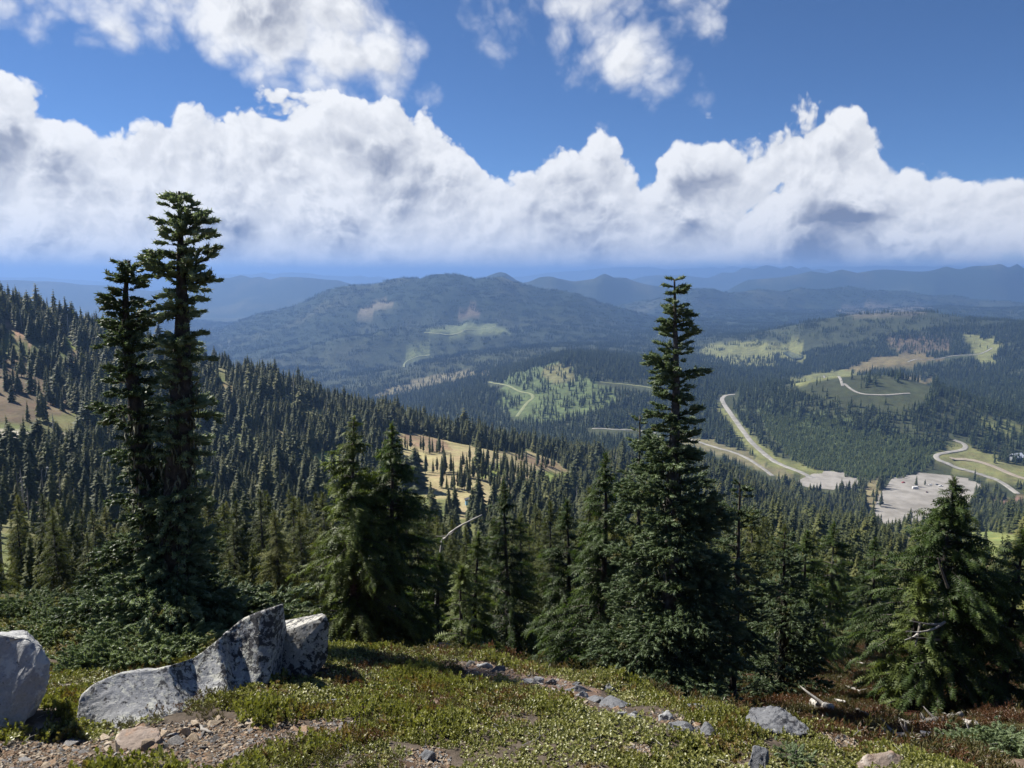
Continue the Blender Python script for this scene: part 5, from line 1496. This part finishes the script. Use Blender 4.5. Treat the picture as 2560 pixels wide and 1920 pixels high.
fir_mat('sprawling fir mat right of the twin firs behind the boulder fin', 590, 1560, .75, .42, 73, 30)
fir_mat('wide low fir boughs left of the twin firs at the back of the knoll', 110, 1540, .85, .32, 74, 30)
fir_mat('olive fir cushion nestled against the long boulder low on the knoll', 300, 1660, .45, .18, 75, 20)
fir_mat('small fir cushion beside the lichen-blotched block', 855, 1620, .42, .16, 76, 22)
fir_mat('fir seedling clump at the low right end of the knoll beside the grey broken rock', 1985, 1905, .12, .09, 77, 12, .045)
fir_mat('dark fir sapling spreading by the heath below the slate slab', 2075, 1815, .20, .14, 78, 14, .07)
fir_mat('leafy fir sapling by the logs at the far right of the heath', 2520, 1880, .6, .35, 79, 22)

# ------------------------------------------------------------------ fallen logs, snags, dead limbs
def log(label, p0, p1, r0, r1, seed, name='log', bend=.06, stubs=2, y0=3, y1=40, lift=.03, cat='log', pts=None):
    r = np.random.default_rng(seed)
    if pts is None:
        A = Vector(hit(*p0, y0, y1)); B = Vector(hit(*p1, y0, y1))
        n = 9; P = []
        for k in range(n):
            t = k / (n - 1); q = A.lerp(B, t); q.x += bend * math.sin(t * 3.1) * r.normal(0, .5); g = G(q.x, q.y) + lift * (3.0 if cat == 'log' else 1.0) + r0 * .6
            P.append((q.x, q.y, max(g, q.z)))
        P = np.array(P); P[:, 2] = np.convolve(np.pad(P[:, 2], 1, 'edge'), [.25, .5, .25], 'valid')
    else: P = np.array(pts)
    n = len(P); c = P[0].copy()
    parts = [tube(P - c, np.linspace(r0, r1, n) * (1 + r.normal(0, .1, n)), 7, .3, seed)]
    for k in range(stubs):
        i = r.integers(2, n - 1); d = np.array([r.normal(0, 1), r.normal(0, .6), abs(r.normal(.5, .3))]); d /= np.linalg.norm(d)
        l = r.uniform(3, 7) * r0
        parts.append(tube(np.array([P[i] - c, P[i] - c + d * l * .6, P[i] - c + d * l + np.array([0, 0, .02])]), [r1 * .8, r1 * .5, r1 * .15], 4))
    m = merge(parts)
    o = obj(name, npmesh(name, m[0], m[1], MAT['dead'], True), None, tuple(c))
    return tag(o, label, cat)
log('long bleached log lying across the heath at the foot of the right-hand hemlocks', (2300, 1858), (2450, 1866), .045, .03, 1, stubs=1)
log('short thick bleached log end lying in the heath beside the slate slab', (2030, 1775), (2078, 1785), .075, .055, 2, stubs=1)
log('forked bleached log with a raised stub at the near edge of the heath', (2205, 1850), (2305, 1862), .05, .035, 3, stubs=3)
log('grey fallen trunk under the bare-limbed hemlock', (2300, 1835), (2400, 1808), .07, .045, 4, stubs=2)
log('white broken log pieces amid the heath before the bare-limbed hemlock', (2245, 1820), (2350, 1832), .045, .03, 5, stubs=3)
log('small white log beside the foot of the tall dark hemlock', (2410, 1825), (2440, 1832), .05, .04, 6, stubs=0)
log('thin bleached stick in the middle of the red heath', (2120, 1660), (2160, 1668), .035, .02, 7, stubs=1)
log('bleached branch lying high in the red heath below the clear-trunked hemlock', (2130, 1595), (2165, 1600), .05, .03, 8, stubs=1)
log('crooked white branch in the green heath by the slate slab', (2115, 1728), (2150, 1740), .035, .02, 9, stubs=2)
log('short pale stick low in the heath near the thick log end', (2085, 1762), (2112, 1768), .03, .02, 10, stubs=1)
log('pale branch in the heath between the log end and the bushy hemlock', (2135, 1790), (2170, 1802), .035, .02, 11, stubs=2)
log('bleached root lying along the knoll beside the slate slab', (1790, 1765), (1845, 1793), .018, .01, 12, bend=.03, stubs=2, lift=.0, cat='branch', name='branch')
log('forked grey twig on a bare patch of the knoll', (1725, 1820), (1745, 1850), .008, .005, 13, bend=.03, stubs=3, lift=.0, cat='branch', name='branch')
log('curved pale twig between shrubs on the right of the knoll', (1800, 1825), (1830, 1850), .008, .004, 14, bend=.04, stubs=2, lift=.0, cat='branch', name='branch')
log('dry grey twig on the bare strip below the knoll crest', (1380, 1722), (1420, 1735), .007, .004, 15, bend=.03, stubs=2, lift=.0, cat='branch', name='branch')
log('silvered driftwood curl among the gravel stones', (838, 1852), (868, 1838), .016, .009, 16, bend=.05, stubs=0, lift=.01, cat='branch', name='branch')
log('silvered wood chip beside the blocky brown rock', (500, 1820), (530, 1838), .013, .008, 17, bend=.03, stubs=0, lift=.01, cat='branch', name='branch')
log('short dark twig before the small hemlock on the knoll crest', (1035, 1640), (1090, 1630), .012, .006, 18, bend=.03, stubs=2, lift=.0, cat='branch', name='branch')
sn = [at(*p) for p in [(1103, 1372, 17), (1115, 1345, 16.9), (1135, 1325, 16.8), (1165, 1307, 16.7), (1205, 1287, 16.6)]]
base = Vector((sn[0].x - .1, sn[0].y, G(sn[0].x - .1, sn[0].y) - .2))
P = [tuple(base), tuple(base.lerp(sn[0], .5) + Vector((-.12, 0, 0)))] + [tuple(p) for p in sn]
log('bare bleached snag arching up out of the trees right of the hemlock pair', None, None, .05, .012, 19, name='snag', stubs=2, cat='snag', pts=smooth_line(P, 4))
def dead_limbs():
    for t in [o for o in bpy.data.objects if o.get('label', '').startswith('broad bright green hemlock with bare')]:
        L = t.location
        for k, pp in enumerate([[(2362, 1555), (2335, 1572), (2300, 1580), (2265, 1578)], [(2355, 1560), (2320, 1560), (2275, 1552)], [(2300, 1580), (2285, 1592), (2262, 1600)], [(2350, 1600), (2310, 1596), (2270, 1592)], [(2300, 1560), (2292, 1600), (2288, 1615)], [(2370, 1470), (2352, 1420), (2345, 1395)], [(2335, 1640), (2310, 1655), (2285, 1660)]]):
            P = [at(px, py, L.y - .75 - .2 * i) - L for i, (px, py) in enumerate(pp)]
            P = smooth_line([tuple(p) for p in P], 4)
            v = tube(P, np.linspace(.028, .006, len(P)), 5, .2, k)
            obj('dead_limb', npmesh('dead_limb', v[0], v[1], MAT['dead'], True), t)
dead_limbs()
# ------------------------------------------------------------------ small things in the valley and on the ski slope
def paint(name, col, rough=.4, spec=.5, metal=0.0):
    m, T, out = material(name)
    tc = T.new('ShaderNodeTexCoord')
    c = T.mix(T.m('MULTIPLY', T.noise(tc.outputs['Object'], 4, 4), .25), col, tuple(v * .6 for v in col))
    p = T.new('ShaderNodeBsdfPrincipled'); T.put(p.inputs['Base Color'], c); p.inputs['Roughness'].default_value = rough
    p.inputs['Specular IOR Level'].default_value = spec; p.inputs['Metallic'].default_value = metal
    T.l.new(p.outputs[0], out.inputs[0]); return m
MAT['glass'] = paint('dark_glass', (.02, .025, .03), .08, .6); MAT['tyre'] = paint('tyre', (.02, .02, .02), .9, .2)
MAT['white'] = paint('white_paint', (.8, .8, .78)); MAT['red'] = paint('red_paint', (.42, .03, .03)); MAT['black'] = paint('black_paint', (.02, .02, .022)); MAT['brownp'] = paint('brown_paint', (.16, .07, .035))
MAT['blue'] = paint('blue_paint', (.10, .32, .55)); MAT['grey'] = paint('grey_paint', (.25, .26, .28)); MAT['yellow'] = paint('yellow_paint', (.62, .38, .05)); MAT['roofm'] = paint('pale_roof', (.72, .75, .80), .5)
MAT['wallm'] = paint('grey_wall', (.33, .35, .38), .8); MAT['steel'] = paint('pale_steel', (.5, .49, .46), .5, .5)
def extrude(name, prof, w, mat, parent, bevel=.05):
    """side profile (x, z) extruded over the width w along y"""
    bm = bmesh.new()
    a = [bm.verts.new((x, -w / 2, z)) for x, z in prof]; b = [bm.verts.new((x, w / 2, z)) for x, z in prof]
    bm.faces.new(a); bm.faces.new(b[::-1]); n = len(prof)
    for i in range(n): bm.faces.new((a[i], b[i], b[(i + 1) % n], a[(i + 1) % n]))
    bmesh.ops.recalc_face_normals(bm, faces=bm.faces)
    if bevel: bmesh.ops.bevel(bm, geom=list(bm.edges), offset=bevel, segments=1, affect='EDGES')
    me = bpy.data.meshes.new(name); bm.to_mesh(me); bm.free(); me.materials.append(mat)
    return obj(name, me, parent)
def wheel(parent, x, y, rad):
    bm = bmesh.new(); bmesh.ops.create_cone(bm, cap_ends=True, segments=14, radius1=rad, radius2=rad, depth=.24, matrix=Matrix.Translation((x, y, rad)) @ Matrix.Rotation(math.pi / 2, 4, 'X'))
    me = bpy.data.meshes.new('wheel'); bm.to_mesh(me); bm.free(); me.materials.append(MAT['tyre']); return obj('wheel', me, parent)
def on_lot(px, py):
    dx, dy, dz = ray(px, py); z = LOTZ - CAMZ
    return (dx / dz * z, dy / dz * z, LOTZ + .01)
def car(label, px, py, rz, body, kind='car', cat='car'):
    t = empty({'car': 'parked_car', 'truck': 'pickup_truck', 'home': 'motorhome'}[kind], on_lot(px, py), rz); tag(t, label, cat)
    if kind == 'car':
        extrude('body', [(-2.2, .35), (-2.25, .8), (-2.05, .95), (-1.0, 1.0), (1.0, .98), (2.1, .82), (2.25, .55), (2.2, .35)], 1.8, MAT[body], t)
        extrude('cabin', [(-1.7, .97), (-1.2, 1.5), (.35, 1.52), (1.1, .97)], 1.55, MAT['glass'], t)
        extrude('roof', [(-1.2, 1.49), (-1.1, 1.55), (.3, 1.56), (.4, 1.50)], 1.45, MAT[body], t, .02); xs = (-1.35, 1.4)
    elif kind == 'truck':
        extrude('body', [(-2.7, .5), (-2.7, 1.1), (-.6, 1.1), (-.6, 1.15), (1.2, 1.15), (2.6, 1.05), (2.7, .7), (2.65, .45)], 1.95, MAT[body], t)
        extrude('cabin', [(-.6, 1.14), (-.5, 1.8), (.8, 1.82), (1.35, 1.14)], 1.7, MAT['glass'], t)
        extrude('roof', [(-.5, 1.79), (-.45, 1.86), (.75, 1.87), (.85, 1.8)], 1.6, MAT[body], t, .02); xs = (-1.7, 1.75)
    else:
        extrude('body', [(-4.2, .5), (-4.2, 2.9), (-3.9, 3.1), (3.2, 3.1), (3.9, 2.7), (3.9, .5)], 2.4, MAT[body], t)
        extrude('windscreen', [(3.80, 1.5), (3.80, 2.4), (3.98, 2.3), (3.98, 1.5)], 2.0, MAT['glass'], t, .02)
        extrude('side_window', [(-2.5, 1.6), (-2.5, 2.3), (1.5, 2.3), (1.5, 1.6)], 2.46, MAT['glass'], t, .02); xs = (-2.6, 2.8)
    for x in xs:
        for y in (-.85, .85): wheel(t, x, y, .34 if kind == 'car' else .42)
car('red pickup truck parked at the back edge of the gravel car park', 2258, 1207, .4, 'red', 'truck', 'truck')
car('white motorhome parked beside the lone tree in the car park', 2288, 1222, .15, 'white', 'home', 'motorhome')
car('brown car standing in front of the mound in the car park', 2317, 1231, .9, 'brownp')
car('black car alone by the edge trees of the car park', 2211, 1223, .2, 'black')
car('white car in the back row of the car park', 2326, 1213, .1, 'white')
car('grey car beside the white one in the back row of the car park', 2342, 1212, .3, 'grey')
car('white pickup truck at the end of the back row of the car park', 2352, 1216, -.2, 'white', 'truck', 'truck')
car('light blue van at the far side of the car park', 2393, 1219, .1, 'blue', 'home', 'van')
def lodge():
    x, y, z = hit(2540, 1150, 700, 2500)
    t = empty('lodge', (x, y, z), .35); tag(t, 'lodge with a pale snow-white roof among trees beside the far gravel road', 'building')
    extrude('wall', [(-9, -1), (-9, 5), (9, 5), (9, -1)], 11, MAT['wallm'], t, 0)
    for sg in (-1, 1):
        bm = bmesh.new(); v = [bm.verts.new(p) for p in ((-10, 0, 10), (10, 0, 10), (10, sg * 7.2, 4.4), (-10, sg * 7.2, 4.4), (-10, 0, 10.3), (10, 0, 10.3), (10, sg * 7.2, 4.7), (-10, sg * 7.2, 4.7))]
        for f in ((0, 1, 2, 3), (4, 5, 6, 7), (0, 1, 5, 4), (2, 3, 7, 6), (1, 2, 6, 5), (0, 3, 7, 4)): bm.faces.new([v[i] for i in f])
        bmesh.ops.recalc_face_normals(bm, faces=bm.faces); me = bpy.data.meshes.new('roof'); bm.to_mesh(me); bm.free(); me.materials.append(MAT['roofm']); obj('roof', me, t)
    extrude('gable', [(-9, 5), (-9, 5.2), (9, 5.2), (9, 5)], 10, MAT['wallm'], t, 0)
    for k in range(4):
        w = extrude('window', [(-7 + k * 4, 1.4), (-7 + k * 4, 3.4), (-5 + k * 4, 3.4), (-5 + k * 4, 1.4)], .3, MAT['glass'], t, 0); w.location.y = -5.45
lodge()
def lance():
    x, y, z = hit(103, 1240, 120, 330); p0 = Vector((x, y, z)); p1 = at(118, 1170, y - 3)
    t = empty('snow_lance', p0); tag(t, 'slanting snowmaking lance with a yellow base on the gravel below the twin firs', 'snow lance')
    P = [(0, 0, -.3), tuple((p1 - p0) * .5), tuple(p1 - p0)]
    v = tube(np.array(P), [.14, .10, .07], 7); obj('lance_pole', npmesh('lance_pole', v[0], v[1], MAT['steel'], True), t)
    extrude('base', [(-.9, 0), (-.9, 1.1), (-.4, 1.5), (1.3, 1.4), (1.5, .5), (1.2, 0)], 1.2, MAT['yellow'], t, .08)
    o = extrude('nozzle', [(-.2, -.2), (-.25, .25), (.3, .3), (.3, -.2)], .4, MAT['steel'], t, .05); o.location = p1 - p0
lance()
def hut():
    x, y, z = hit(1172, 1262, 200, 500)
    t = empty('lift_hut', (x, y, z), .2); tag(t, 'small dark blue lift hut among trees at the foot of the ski slope', 'hut')
    extrude('wall', [(-1.5, -.3), (-1.5, 2.4), (1.5, 2.4), (1.5, -.3)], 2.6, MAT['blue'], t, 0)
    extrude('roof', [(-1.9, 2.4), (-1.9, 2.65), (0, 3.2), (1.9, 2.65), (1.9, 2.4)], 3.1, MAT['black'], t, 0)
    o = extrude('door', [(-.45, 0), (-.45, 2), (.45, 2), (.45, 0)], .1, MAT['glass'], t, 0); o.location.y = -1.36
hut()
def lot_trees():
    P = lod_protos(3, 'lot_conifer', 'forest', whorls=16, per=7, W=4.6, base=.4)
    for i, (px, py, h, lab) in enumerate([(2290, 1216, 1.7, 'lone bushy-topped conifer standing on the car park by the motorhome'), (2312, 1214, 1.0, 'short conifer on the car park beside the lone bushy-topped one'),
            (2190, 1258, 2.1, 'bare-stemmed conifer at the grassy edge of the car park'), (2202, 1266, 2.3, 'tallest gnarled conifer at the grassy edge of the car park'), (2275, 1306, 1.9, 'thin conifer with bare stem standing before the car park gravel')]):
        x, y, z = on_lot(px, py)
        o = obj('conifer_tree', P[i % 3].data, None, (x, y, G(x, y) - .1)); o.scale = (h, h, h); o.rotation_euler = (0, 0, i * 1.3); tag(o, lab, 'tree')
lot_trees()
